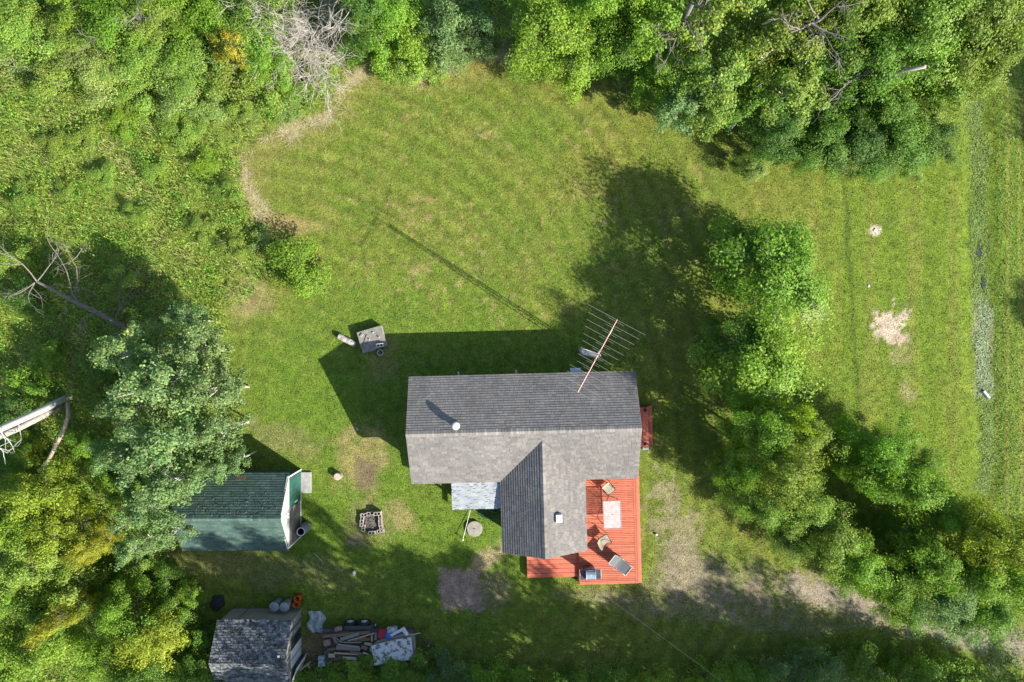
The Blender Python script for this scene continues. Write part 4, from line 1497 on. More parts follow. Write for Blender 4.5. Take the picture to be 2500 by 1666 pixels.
for (cx, cy, r_, l_, lab) in ((230, 620, .17, .32, 'cut log round with torn end at the tail of the trailer'), (440, 365, .12, .36, 'short split log on the wheel side of the trailer')):
    p = W(*tz(cx, cy), .78)
    o = MB().tube([(-l_ / 2, 0, 0), (-l_ * .2, .01, .01), (l_ / 2, 0, 0)], [r_, r_ * 1.05, r_ * .95], 12).build('log', pm('log_wood', (.33, .22, .17), rough=.85, var=.4, scale=8), None)
    o.location = (p.x, p.y, .605 + r_)
    o.rotation_euler.z = .2
    tag(o, lab, 'log')
ap = [(380, 520), (480, 605), (620, 622), (870, 618)]
o = MB().tube([W(*tz(*a), .95) for a in ap], .025, 6).build('metal_angle', alu, None)
tag(o, 'bent silver metal strip lying on the scrap timber', 'metal strip')
# red bin, blue bucket, white boards, big sheet, box
p = W(*tz(1270, 450), .95)
redp = pm('red_plastic', (.30, .012, .022), rough=.4, var=.2)
t = thing('plastic_bin', 'dark red plastic bin lying on the trailer next to the blue bucket', 'bin', (p.x, p.y, .61), -.2)
MB().prism([(-.19, -.24), (.15, -.27), (.21, -.12), (.21, .22), (.10, .27), (-.17, .24)], 0, .36).build('body', redp, t, bevel=.03)
MB().prism([(-.20, -.26), (.16, -.29), (.23, -.12), (.23, .24), (.11, .29), (-.18, .26)], .36, .40).build('lid', redp, t, bevel=.01)
p = W(*tz(1390, 485), .92)
t = thing('bucket', 'bright blue plastic bucket between the red bin and the white boards', 'bucket', (p.x, p.y, .61))
blue = pm('blue_plastic', (.01, .18, .62), rough=.4, var=.1)
MB().lathe((0, 0, 0), [(.15, 0), (.18, .28), (.195, .285), (.195, .31), (.15, .32), (0, .325)], 22, cap1=False).build('body', blue, t, smooth=True)
MB().tube([(-.19, 0, .29), (-.14, .1, .30), (0, .2, .26), (.14, .1, .30), (.19, 0, .29)], .006, 5).build('handle', alu, t)
whb = pm('white_board', (.66, .68, .70), rough=.6, var=.18, scale=4)
# L-shaped white board
pl = [(1430, 470), (1700, 320), (1790, 465), (1740, 495), (1660, 405), (1460, 510)]
c = W(*tz(1620, 430), .98)
pp = [(W(*tz(*q), .98) - c) for q in pl]
o = MB().prism([(q.x, q.y) for q in reversed(pp)], 0, .03).build('white_panel', whb, None)
o.location = (c.x, c.y, .95)
tag(o, 'L-shaped white board by the blue bucket', 'board')
c = W(*tz(1470, 375), .8)
o = MB().box((0, 0, 0), (.55, .26, .32), rz=.12).build('appliance_box', pm('box_white_blue', (.25, .34, .42), rough=.6, var=.6, scale=4, color2=(.75, .78, .8)), None, bevel=.01)
o.location = (c.x, c.y, .77)
tag(o, 'blue and white cardboard box behind the L-shaped board', 'box')
# big sheet over the front
sheetm = pm('peeling_white_sheet', (.24, .21, .19), rough=.75, var=.35, scale=3.2, color2=(.66, .67, .68))
sheetm.node_tree.nodes['Color Ramp'].color_ramp.elements[0].position = .43
sheetm.node_tree.nodes['Color Ramp'].color_ramp.elements[1].position = .50
cs = [(1070, 690), (1440, 580), (1830, 520), (1890, 945), (1500, 985), (1130, 1060)]
zs = [1.02, 1.06, 1.0, .98, 1.02, 1.0]
PW = [W(*tz(*q), z) for q, z in zip(cs, zs)]
c = sum(PW, Vector()) / 6
vs = [p - c for p in PW] + [p - c - Vector((0, 0, .03)) for p in PW]
o = MB().add(vs, [(0, 5, 4, 1), (1, 4, 3, 2), (6, 7, 10, 11), (7, 8, 9, 10), (0, 1, 7, 6), (1, 2, 8, 7), (2, 3, 9, 8), (3, 4, 10, 9), (4, 5, 11, 10), (5, 0, 6, 11)]).build('plywood_sheet', sheetm, None)
o.location = c
tag(o, 'big peeling white sheet covering the front of the trailer load', 'sheet')
cs2 = [(1200, 580), (1700, 445), (1900, 500), (1925, 900), (1040, 800), (1035, 720)]
PW = [W(*tz(*q), .90) for q in cs2]
c = sum(PW, Vector()) / 6
o = MB().prism([(p.x - c.x, p.y - c.y) for p in reversed(PW)], -.25, .02).build('crate', woods[1], None)
o.location = (c.x, c.y, .88)
tag(o, 'grey wooden crate beneath the peeling white sheet', 'crate')
o = MB().tube([W(*tz(1800, 480), .9), W(*tz(2010, 438), .9)], .03, 6).build('pole_end', woods[4], None)
tag(o, 'pale stick jutting from the trailer front', 'stick')
# bag with emblem at the tail
c = W(*tz(110, 1000), .75)
t = thing('feed_bag', 'white and blue bag with a round black emblem at the trailer tail', 'bag', (c.x, c.y, .61), .05)
MB().prism([(-.20, -.26), (.22, -.24), (.17, .0), (.06, .12), (-.16, .10)], 0, .16).build('bag', pm('blue_white_bag', (.30, .50, .70), rough=.5, var=.3, scale=5, color2=(.75, .82, .88)), t, bevel=.03)
MB().prism([(-.18, .14), (.20, .16), (.20, .34), (-.14, .36)], 0, .20).build('folded_end', pm('grey_green_bag', (.32, .40, .40), rough=.5, var=.3, scale=6), t, bevel=.03)
ring = MB()
for k in range(5):
    a = 2 * math.pi * k / 5 + .3
    ring.box((.0 + .065 * math.cos(a), -.11 + .065 * math.sin(a), .163), (.045, .032, .006), rz=a + math.pi / 2)
ring.build('emblem', black_pl, t)
# plastic sheet on the grass
pls = bpy.data.materials.new('clear_plastic_film')
pls.use_nodes = True
nt = pls.node_tree
bb = nt.nodes['Principled BSDF']
bb.inputs['Base Color'].default_value = (.34, .42, .40, 1)
bb.inputs['Roughness'].default_value = .35
tr = nt.nodes.new('ShaderNodeBsdfTransparent')
nz = nt.nodes.new('ShaderNodeTexNoise')
nz.inputs['Scale'].default_value = 2.5
mr = nt.nodes.new('ShaderNodeMapRange')
mr.inputs[1].default_value, mr.inputs[2].default_value, mr.inputs[3].default_value, mr.inputs[4].default_value = .3, .7, .15, .75
nt.links.new(nz.outputs['Fac'], mr.inputs[0])
mxs = nt.nodes.new('ShaderNodeMixShader')
nt.links.new(mr.outputs[0], mxs.inputs[0])
nt.links.new(bb.outputs[0], mxs.inputs[1])
nt.links.new(tr.outputs[0], mxs.inputs[2])
nt.links.new(mxs.outputs[0], nt.nodes['Material Output'].inputs[0])
c = W(772, 1518, .1)
vs, fs = [], []
rg = np.random.RandomState(9)
for j in range(12):
    for i in range(10):
        u, v = i / 9 - .5, j / 11 - .5
        vs.append((u * .95 * (1 - .3 * abs(v)) + .1 * math.sin(v * 9), v * 1.25, .06 + .09 * rg.rand() + .05 * math.sin(u * 12)))
for j in range(11):
    for i in range(9):
        q = j * 10 + i
        fs.append((q, q + 1, q + 11, q + 10))
o = MB().add(vs, fs).build('plastic_sheet', pls, None, smooth=True)
o.location = (c.x, c.y, .02)
md = o.modifiers.new('solid', 'SOLIDIFY')
md.thickness = .004
tag(o, 'crumpled clear plastic sheet on the grass by the grey shed', 'plastic sheet')
o = MB().tube([(W(838, 1640, .3)), W(822, 1650, .9), W(806, 1672, 1.3)], [.05, .04, .03], 7).build('dead_branch', woods[4], None)
o = MB()
o.tube([W(757, 1617, .2), W(745, 1626, .8), W(728, 1642, 1.1), W(706, 1670, 1.4)], [.05, .045, .035, .02], 7)
o.tube([W(745, 1626, .8), W(752, 1622, 1.0), W(757, 1634, 1.1)], [.03, .02, .012], 5)
tag(o.build('dead_branch', pm('bleached_branch', (.5, .46, .38), rough=.8, var=.2), None), 'bleached forked branch by the white shed door', 'branch')
tag(bpy.data.objects['dead_branch'], 'short pale branch below the trailer rim', 'branch')

# ------------------------------------------------------------------ well box, fire pit, cover, stumps
well = [W(870.2, 812.3, .42), W(929.5, 794.6, .42), (W(944.5, 844, .42)), W(885.6, 863.7, .42)]
c = sum(well, Vector()) / 4
wb = thing('concrete_well_box', 'square concrete well box on the lawn, edge of the house shadow', 'well box', (c.x, c.y, 0))
wp = [((p.x - c.x), (p.y - c.y)) for p in reversed(well)]
MB().prism([(a * .98, b_ * .98) for a, b_ in wp], -.1, .34).build('base', conc, wb)
MB().prism(wp, .34, .42).build('slab', pm('mossy_concrete', (.24, .225, .195), rough=.95, var=.3, scale=5, bump=.4, bscale=50), wb, bevel=.012)


def wz(x, y, z=.45):
    return W(780 + x / 10.7, 760 + y / 10.7, z)


def cinder(name, loc, rz, label, holes=2, s=(.40, .19, .19), mat=None, parent=None, z0=None):
    b = MB()
    lx, ly, lz = s
    w_ = .03
    for sy in (-1, 1):
        b.box((0, sy * (ly / 2 - w_ / 2), lz / 2), (lx, w_, lz))
    for k in range(holes + 1):
        xx = -lx / 2 + w_ / 2 + k * (lx - w_) / holes
        b.box((xx, 0, lz / 2), (w_ * 1.05, ly - 2 * w_, lz - .002))
    o = b.build(name, mat or conc, parent)
    o.location = loc
    o.rotation_euler.z = rz
    if label:
        tag(o, label, 'block')
    return o


blockm = pm('pale_block', (.62, .61, .59), rough=.85, var=.15, scale=10)
p = wz(1585, 890)
cinder('cinder_block', (p.x, p.y, .421), math.radians(8), 'pale two-hole cinder block lying on the concrete well box', mat=blockm)
o = MB()
A, B = wz(1245, 620), wz(1120, 1020)
L_ = (B - A).length
o = o.box((0, 0, 0), (L_, .06, .04)).build('board', woods[1], None)
o.location = ((A + B) / 2)
o.location.z = .442
o.rotation_euler.z = math.atan2(B.y - A.y, B.x - A.x)
tag(o, 'narrow grey board lying across the concrete well box', 'board')
brick = pm('pink_brick', (.55, .42, .36), rough=.85, var=.15, scale=12)
p = wz(1105, 630)
cinder('brick', (p.x, p.y, .421), math.radians(48), 'pinkish hollow brick on the concrete well box beside the board', holes=1, s=(.2, .1, .07), mat=brick)
stone = pm('field_stone', (.48, .43, .37), rough=.85, var=.25, scale=8)


def rock(px, py, z, r, label, seed, mat=stone, sq=.8, h=.7, group=None):
    rg = random.Random(seed)
    n = 9
    p = W(px, py, z)
    b = MB()
    vs, fs = [], []
    rings = [(.72, -.25), (1.0, .15), (.85, .6), (.45, .95)]
    for (q, zz) in rings:
        for i in range(n):
            a = 2 * math.pi * i / n
            k = q * rg.uniform(.8, 1.15)
            vs.append((r * k * math.cos(a), r * sq * k * math.sin(a), r * h * zz * rg.uniform(.9, 1.1)))
    for j in range(len(rings) - 1):
        for i in range(n):
            a, b_ = j * n + i, j * n + (i + 1) % n
            fs.append((a, b_, b_ + n, a + n))
    fs.append(tuple(range((len(rings) - 1) * n, len(rings) * n)))
    fs.append(tuple(reversed(range(n))))
    b.add(vs, fs)
    o = b.build('stone', mat, None)
    o.location = (p.x, p.y, z)
    o.rotation_euler.z = rg.random() * 6
    return tag(o, label, 'stone', group)


q = lambda x, y: (780 + x / 10.7, 760 + y / 10.7)
rock(*q(1400, 560), .44, .055, 'pale wedge-shaped stone on the sunny half of the well box', 1, h=1.4)
rock(*q(1560, 680), .44, .06, 'reddish stone on the well box behind the cinder block', 2, brick, h=1.6)
rock(*q(1300, 735), .44, .045, 'small tan stone on the well box next to the board', 3, h=1.3)
rock(*q(1100, 695), .43, .035, 'small pink stone touching the hollow brick', 4, brick)
rock(*q(1265, 825), .43, .025, 'tiny white pebble on the shaded half of the well box', 5, blockm)
rock(*q(1380, 880), .43, .055, 'grey flat stone on the well box beside the cinder block', 6, conc, h=.4)
p = W(928.5, 861, .25)
t = thing('flower_pot', 'pale round pot of soil in the grass by the well box', 'pot', (p.x, p.y, 0))
MB().lathe((0, 0, -.02), [(.13, 0), (.165, .24), (.175, .25), (.175, .28), (.14, .28), (.135, .20)], 24, cap1=False).build('rim', pm('pale_pot', (.55, .53, .47), rough=.8, var=.15), t, smooth=True)
MB().lathe((0, 0, .20), [(.14, 0), (.0, .02)], 20, cap0=False, cap1=False).build('soil', pm('pot_soil', (.08, .07, .05), var=.4, scale=30), t)
# log
A, B = wz(490, 650, .2), wz(915, 870, .2)
o = MB()
L_ = (B - A).length
pts = [(-L_ / 2 + L_ * i / 6, .012 * math.sin(i * 2), .008 * math.cos(i * 3)) for i in range(7)]
o.tube(pts, [.155, .17, .165, .16, .17, .165, .15], 14)
o = o.build('birch_log', pm('log_bark', (.46, .41, .38), rough=.85, var=.35, scale=4, bump=.5, bscale=14, streak=(3, 8, 8)), None, smooth=False)
o.location = ((A.x + B.x) / 2, (A.y + B.y) / 2, .14)
o.rotation_euler.z = math.atan2(B.y - A.y, B.x - A.x)
tag(o, 'grey weathered log lying beside the concrete well box', 'log')
kn = MB()
for i in range(6):
    kn.box((rng.uniform(-.4, .4), rng.uniform(-.09, .09), .145), (rng.uniform(.03, .08), .03, .04), rz=rng.random())
kn.build('knot', dark_m, o)

# fire pit
fp = W(905, 1275, .1)
pit = thing('fire_pit', 'square fire pit stacked from cinder blocks on the lawn', 'fire pit', (fp.x, fp.y, 0))


def fz(x, y, z=.2):
    p = W(780 + x / 5.115, 1200 + y / 5.115, z)
    return Vector((p.x - fp.x, p.y - fp.y, 0))


pinkb = pm('sooty_block', (.42, .35, .32), rough=.9, var=.3, scale=9)
for (x, y, a, zz) in ((727, 272, 4, .19), (630, 280, 7, .0), (727, 272, 4, 0), (550, 300, 10, 0), (533, 320, 84, .0), (524, 400, 88, .02), (545, 462, 86, 0),
                      (755, 335, -88, 0), (757, 395, -86, .02), (768, 462, -85, 0), (652, 520, 3, .02), (760, 500, 8, 0)):
    l_ = fz(x, y)
    cinder('cinder_block', (l_.x, l_.y, zz), math.radians(a), None, mat=pinkb, parent=pit, s=(.39, .19, .19))
ash = MB()
ash.prism([(fz(*k).x, fz(*k).y) for k in reversed([(550, 300), (740, 285), (745, 480), (560, 490)])], -.03, .03)
ash.build('ash_bed', pm('ash', (.05, .05, .048), rough=.95, var=.6, scale=9, color2=(.16, .15, .12)), pit)
cg = MB()
for i in range(26):
    l_ = fz(rng.uniform(580, 720), rng.uniform(320, 470))
    cg.tube([(l_.x, l_.y, .04), (l_.x + rng.uniform(-.2, .2), l_.y + rng.uniform(-.2, .2), rng.uniform(.05, .1))], .012, 4)
tag(cg.build('charred_sticks', pm('char_stick', (.2, .15, .1), var=.5), pit), kind='stuff')
# round concrete cover
p = W(1158.5, 1291.5, .12)
t = thing('concrete_cover', 'round concrete well cover in the grass by the house wing', 'cover', (p.x, p.y, 0))
MB().lathe((0, 0, -.05), [(.44, 0), (.45, .17), (.43, .19), (.2, .195), (0, .195)], 40, cap1=False).build('lid', pm('cover_concrete', (.33, .30, .25), rough=.9, var=.2, scale=5, bump=.3), t, smooth=False)
MB().tube([(-.05, 0, .14), (-.05, 0, .18), (.05, 0, .18), (.05, 0, .14)], .012, 6).build('handle', galv, t)
# pipe in the grass
o = MB()
A, B = W(1130, 1318, .28), W(1148, 1246, .06)
o.tube([A, A.lerp(B, .5) + Vector((0, 0, -.01)), B], .013, 8)
o = o.build('metal_pole', galv, None)
tag(o, 'thin galvanised pole propped low in the grass by the round cover', 'pole')
k_ = MB().lathe((A.x, A.y, A.z - .04), [(.02, 0), (.05, .03), (.05, .07), (.0, .09)], 12, cap1=False).build('pole_cap', white_metal, o, smooth=True)
MB().tube([A, (A.x, A.y, 0)], .012, 6).build('prop', galv, o)
# hose coil in the shade
hp = W(1195, 1252, .05)
pts = []
for i in range(90):
    a = i * .42
    r_ = .25 + .12 * math.sin(i * .37) + .002 * i
    pts.append((r_ * 1.4 * math.cos(a), r_ * .7 * math.sin(a), .02 + .0008 * i))
o = MB().tube(pts, .011, 5).build('garden_hose', pm('green_hose', (.01, .16, .07), rough=.4, var=.1), None)
o.location = (hp.x, hp.y, 0)
tag(o, 'green garden hose coiled in the shade of the lean-to', 'hose')
# stumps and stones
p = W(823.5, 1164.5, .3)
t = thing('tree_stump', 'low pale cut stump near the bare patch of lawn', 'stump', (p.x, p.y, 0))
MB().lathe((0, 0, -.05), [(.24, 0), (.21, .12), (.20, .36)], 18).build('trunk', pm('stump_bark', (.30, .26, .22), var=.3), t)
MB().lathe((0, 0, .31), [(.195, 0), (.12, .004), (0, .006)], 18, cap1=False).build('cut_face', pm('cut_wood', (.48, .41, .33), var=.2, scale=14), t)
rock(864, 1399, .04, .17, 'grey stone in the shaded lawn below the fire pit', 11)
rock(601, 1029, .08, .22, 'pale stone at the edge of the poplar shade', 12, blockm)
rock(872, 1048, .02, .12, 'grey stone in the tip of the house shadow', 13, conc)
rock(2137, 562, .0, .13, 'white stone on a bare spot in the right-hand lawn', 14, blockm, h=.35)
rock(2121, 698, .0, .09, 'small white stone in the right-hand lawn', 15, blockm, h=.4)
rock(1602, 1305, .03, .09, 'white stone on the worn ground by the deck', 16, blockm)
p = W(2412, 968, -.1)
o = MB().tube([(-.25, .3, 0), (.06, -.1, .03)], .09, 14).build('culvert_pipe', pm('white_culvert', (.75, .76, .78), rough=.4, var=.08), None)
o.location = (p.x, p.y, -.12)
tag(o, 'white culvert pipe end in the roadside ditch', 'pipe')
A, B = W(766, 1350, .03), W(790, 1374, .03)
tag(MB().tube([A, B], .015, 6).build('thin_stick', woods[4], None), 'thin pale stick on the grass below the barrel', 'stick')

# ================================================================== vegetation
LEAF = leaf_mat('leaf', .42, .55, .25)
GRASS = leaf_mat('grass_blade', .30, .6, .25)
BARK_G = pm('grey_bark', (.20, .175, .15), rough=.9, var=.3, scale=6, bump=.5, bscale=20)
BARK_W = pm('white_bark', (.60, .57, .52), rough=.75, var=.2, scale=5, bump=.2, bscale=16)
BARK_D = pm('bleached_bark', (.40, .345, .29), rough=.85, var=.25, scale=7)


def leaf_quads(P, N, size, asp, rs, col):
    """rhombic leaves at points P with normals N"""
    n = len(P)
    N = N / (np.linalg.norm(N, axis=1, keepdims=True) + 1e-9)
    r = rs.normal(size=(n, 3))
    U = np.cross(N, r)
    U /= (np.linalg.norm(U, axis=1, keepdims=True) + 1e-9)
    Vv = np.cross(N, U)
    s = (size * rs.uniform(.55, 1.55, n))[:, None]
    a, b = U * s * .5, Vv * s * asp * .5
    fold = N * s * .10
    verts = np.stack([P - a, P - b + a * .1 + fold, P + a, P + b + a * .1 + fold], 1).reshape(-1, 3)
    faces = np.arange(4 * n).reshape(n, 4)
    return verts, faces, np.repeat(col, 4, 0)


def make_tree(kind, seed):
    """returns (trunk mesh, crown mesh, height, crown radius)"""
    rs = np.random.RandomState(seed)
    big = kind in ('broad', 'poplar')
    if kind == 'broad':
        h, R, nl, leaf, asp, cb, tr_ = 7.0, 2.9, 24, .126, .60, .20, .13
    elif kind == 'poplar':
        h, R, nl, leaf, asp, cb, tr_ = 8.0, 2.7, 22, .135, .85, .30, .12
    elif kind == 'shrub':
        h, R, nl, leaf, asp, cb, tr_ = 3.0, 1.5, 16, .100, .60, .06, .05
    else:   # willow
        h, R, nl, leaf, asp, cb, tr_ = 3.4, 1.6, 18, .14, .28, .06, .05
    wood = MB()
    nstem = 1 if kind == 'broad' else (2 if kind == 'poplar' else 5)
    stems = []
    for s in range(nstem):
        a = rs.rand() * 6.28
        sp = 0.0 if nstem == 1 else (R * .38 if not big else R * .30)
        pts, p = [], Vector((0, 0, -.15))
        for i in range(6):
            t = i / 5
            pts.append(Vector((math.cos(a) * sp * t + rs.uniform(-.05, .05) * R * t, math.sin(a) * sp * t + rs.uniform(-.05, .05) * R * t, -.15 + t * (h * .86 + .15))))
        wood.tube(pts, [tr_ * (1 - .82 * i / 5) for i in range(6)], 7 if big else 5)
        stems.append(pts)
    tips = []
    lob = rs.rand(4) * 6.28
    for i in range(nl):
        pts = stems[i % nstem]
        t = cb + (.97 - cb) * ((i + rs.rand() * .8) / nl)
        f = t * 5
        k = min(4, int(f))
        o0 = pts[k].lerp(pts[k + 1], f - k)
        az_ = i * 2.399 + rs.uniform(-.5, .5)
        u = (t - cb) / (1 - cb)
        prof_ = (math.sin(math.pi * min(1, .18 + .80 * u)) ** .75) * (1.0 if kind != 'poplar' else .92)
        lobe = 1 + .18 * math.sin(2 * az_ + lob[0]) + .14 * math.sin(3 * az_ + lob[1])
        L_ = R * prof_ * lobe * rs.uniform(.72, 1.12)
        rise = rs.uniform(.18, .5) + .55 * u
        d = Vector((math.cos(az_), math.sin(az_), rise)).normalized()
        lp = [o0]
        for j in range(1, 5):
            w_ = d + Vector((rs.uniform(-.22, .22), rs.uniform(-.22, .22), .12 * (1 - j * .5) + rs.uniform(-.12, .12)))
            lp.append(lp[-1] + w_.normalized() * L_ / 4)
        wood.tube(lp, [tr_ * .42 * (1 - .2 * q_) for q_ in range(5)], 5 if big else 4, cap=False)
        nsub = 7 if big else 4
        for j in range(nsub):
            f2 = rs.uniform(.30, 1.0)
            kk = min(3, int(f2 * 4))
            s0 = lp[kk].lerp(lp[kk + 1], f2 * 4 - kk)
            dd = (d + Vector((rs.normal() * .7, rs.normal() * .7, rs.normal() * .32 + .12))).normalized()
            l2 = L_ * rs.uniform(.18, .42)
            e = s0 + dd * l2
            mid = s0.lerp(e, .55) + Vector((0, 0, .05))
            wood.tube([s0, mid, e], [tr_ * .16, tr_ * .1, tr_ * .04], 3, cap=False)
            tips.append((e, dd))
            if rs.rand() < .7:
                tips.append((mid, dd))
        tips.append((lp[-1], d))
        if u > .6:
            tips.append((lp[2], d))
    # leaf clusters
    P, N, C = [], [], []
    per = {'broad': 66, 'poplar': 30, 'shrub': 54, 'willow': 46}[kind]
    cr = {'broad': .40, 'poplar': .31, 'shrub': .26, 'willow': .28}[kind]
    for (e, dd) in tips:
        n = int(per * rs.uniform(.55, 1.35))
        g = rs.normal(size=(n, 3)) * np.array([1, 1, .5])
        g /= np.maximum(1.0, np.linalg.norm(g, axis=1, keepdims=True) / 1.5)
        P.append(np.array(e) + g * cr * rs.uniform(.7, 1.2))
        oc = P[-1] - np.array([0, 0, h * .52])
        oc = oc / np.array([R, R, h * .45])
        nr = rs.normal(size=(n, 3)) * .55 + np.array([0, 0, .75]) + g * .25 + oc * .75
        N.append(nr)
        tone = rs.uniform(.78, 1.22)
        yl = max(0.0, rs.normal() * .12)
        lf = rs.uniform(.78, 1.25, (n, 1)) * tone
        c = np.ones((n, 3)) * lf
        c[:, 0] *= 1 + yl * 1.7 + rs.uniform(-.1, .14, n)
        c[:, 1] *= 1 + yl * .6
        od = rs.rand(n) < .006
        c[od] = np.array([3.2, 1.7, .9]) * rs.uniform(.5, 1.0)
        C.append(c)
    v, f, c = leaf_quads(np.concatenate(P), np.concatenate(N), leaf, asp, rs, np.concatenate(C))
    crown = np_mesh('crown_' + kind, v, f, c)
    crown.materials.append(LEAF)
    tm = bpy.data.meshes.new('trunk_' + kind)
    tm.from_pydata(wood.v, [], wood.f)
    tm.materials.append(BARK_W if kind == 'poplar' else BARK_G)
    for p_ in tm.polygons:
        p_.use_smooth = True
    return tm, crown, h, R


VAR = {k: [make_tree(k, 100 + 10 * i + j) for j in range(n)] for i, (k, n) in enumerate((('broad', 4), ('poplar', 3), ('shrub', 4), ('willow', 2)))}
_cnt = 0
PALN = {
    'bright': (.148, .268, .026), 'light': (.180, .278, .046), 'yellow': (.212, .288, .026), 'mid': (.108, .210, .026), 'deep': (.074, .155, .026),
    'grey': (.138, .235, .080), 'olive': (.162, .238, .036), 'orange': (.262, .272, .030), 'bluegreen': (.086, .160, .056), 'pale': (.195, .282, .074)}


TINTW = {'bright': 'bright green', 'light': 'light green', 'yellow': 'yellow-green', 'mid': 'mid green', 'deep': 'dark green', 'grey': 'grey-green',
         'olive': 'olive green', 'orange': 'orange-yellow', 'bluegreen': 'bluish green', 'pale': 'pale green'}


def tlabel(tint, kind, h, r, where):
    sz = ('tall ' if h >= 7 else 'low ' if h < 3 else '') + ('broad ' if r >= 90 else 'narrow ' if r < 60 else '')
    return '%s%s %s %s' % (sz, TINTW[tint], {'poplar': 'poplar', 'shrub': 'sapling', 'broad': 'leafy tree', 'willow': 'willow'}[kind], where)


def tree(kind, px, py, rpx, h, tint, label, group, name=None, zc=None, cat='tree'):
    """px, py, rpx: where the crown shows and how wide; h its height in metres"""
    global _cnt
    _cnt += 1
    tm, cm, h0, R0 = VAR[kind][_cnt % len(VAR[kind])]
    zc = zc if zc is not None else h * .62
    p = W(px, py, zc)
    r = rpx / F * (H - zc)
    rg = random.Random(_cnt * 7 + 1)
    nm = name or ('shrub' if cat in ('bush', 'shrub') else 'leafy_tree')
    root = thing(nm, label, cat, (p.x, p.y, 0), rg.uniform(0, 6.28), group)
    s = r / (R0 * 1.05)
    root.scale = (s, s, h / h0)
    g = rg.uniform(.88, 1.12)
    t = PALN[tint]
    c = link_mesh('crown', cm, None, root)
    c.color = (t[0] * g * rg.uniform(.92, 1.1), t[1] * g, t[2] * g, 1)
    link_mesh('trunk', tm, None, root)
    return root


# --- thicket at the upper left
G1 = 'saplings of the upper left thicket'
for (x, y, r, h, t, k) in ((60, 70, 95, 4.6, 'light', 'broad'), (170, 100, 90, 4.2, 'light', 'broad'), (285, 60, 100, 5.0, 'bright', 'broad'), (390, 40, 85, 5.2, 'light', 'broad'),
                           (240, 175, 80, 3.6, 'pale', 'broad'), (345, 150, 85, 4.0, 'light', 'broad'), (120, 190, 60, 2.8, 'light', 'shrub'), (470, 150, 85, 4.0, 'light', 'broad'),
                           (520, 55, 95, 5.0, 'bright', 'broad'), (600, 70, 80, 5.2, 'light', 'broad'), (570, 190, 75, 3.2, 'light', 'shrub'), (650, 130, 75, 4.4, 'bright', 'broad'),
                           (655, 210, 60, 2.6, 'light', 'shrub'), (430, 225, 60, 2.4, 'pale', 'shrub'), (330, 235, 55, 2.0, 'light', 'shrub'), (20, -20, 90, 5.5, 'mid', 'broad'),
                           (230, -40, 100, 6.0, 'bright', 'broad'), (460, -30, 100, 6.5, 'bright', 'broad'), (640, -20, 90, 6.5, 'mid', 'broad')):
    h *= .8
    tree(k, x, y, r, h, t, tlabel(t, k, h, r, 'crowded in the thicket near the dead white tree'), G1)
tree('shrub', 545, 105, 42, 4.6, 'orange', 'yellow-turned sapling top beside the dead white tree', None, cat='tree', zc=4.2)
for (x, y, r) in ((300, 300, 46), (200, 330, 40), (520, 260, 50), (590, 255, 44), (450, 330, 44), (380, 420, 36), (505, 395, 40), (555, 470, 36), (490, 560, 40), (250, 420, 36), (130, 350, 42),
                  (620, 270, 40), (700, 265, 38), (735, 225, 42), (790, 190, 44), (570, 610, 34), (640, 590, 34), (420, 300, 36), (60, 480, 40), (330, 520, 32), (160, 470, 32)):
    _t = random.choice(['light', 'light', 'bright', 'pale'])
    tree('shrub', x, y, r, .55 + r * .008, _t, '%s%s bush rising from the tall wild grass' % ('small ' if r < 38 else 'wide ' if r > 43 else '', TINTW[_t]), 'bushes in the wild grass', cat='bush', name='wild_bush')
tree('shrub', 712, 655, 78, 1.9, 'bright', 'round bright green bush jutting into the mown lawn', None, cat='bush', name='round_bush')
tree('shrub', 745, 690, 40, 1.2, 'bright', 'small bright bush at the foot of the round bush', None, cat='bush', name='round_bush')

# --- top hedge, right of the dead tree
G2 = 'hedge shrubs along the top of the lawn'
for (x, y, r, h, t, k) in ((900, 60, 70, 4.0, 'mid', 'broad'), (960, 50, 80, 4.2, 'bright', 'broad'), (935, 125, 60, 2.8, 'bright', 'shrub'), (1010, 110, 72, 3.2, 'bright', 'shrub'),
                           (1010, 165, 48, 2.2, 'light', 'shrub'), (960, 165, 40, 1.8, 'light', 'shrub'), (880, 15, 80, 5.0, 'deep', 'broad'), (1060, 175, 36, 1.7, 'light', 'shrub'), (870, 110, 45, 2.6, 'mid', 'shrub')):
    tree(k, x, y, r, h, t, tlabel(t, k, h, r, 'in the hedge behind the hay-edged lawn'), G2)
for (x, y, r, h) in ((1075, 60, 78, 3.6), (1130, 100, 74, 3.2), (1110, 20, 80, 4.2), (1170, 60, 60, 3.6), (1085, 125, 50, 2.4), (1190, 100, 45, 2.6)):
    tree('willow', x, y, r, h, 'grey', 'grey-green willow bush behind the tan cut grass', 'grey willow bushes', name='willow_bush', cat='bush')

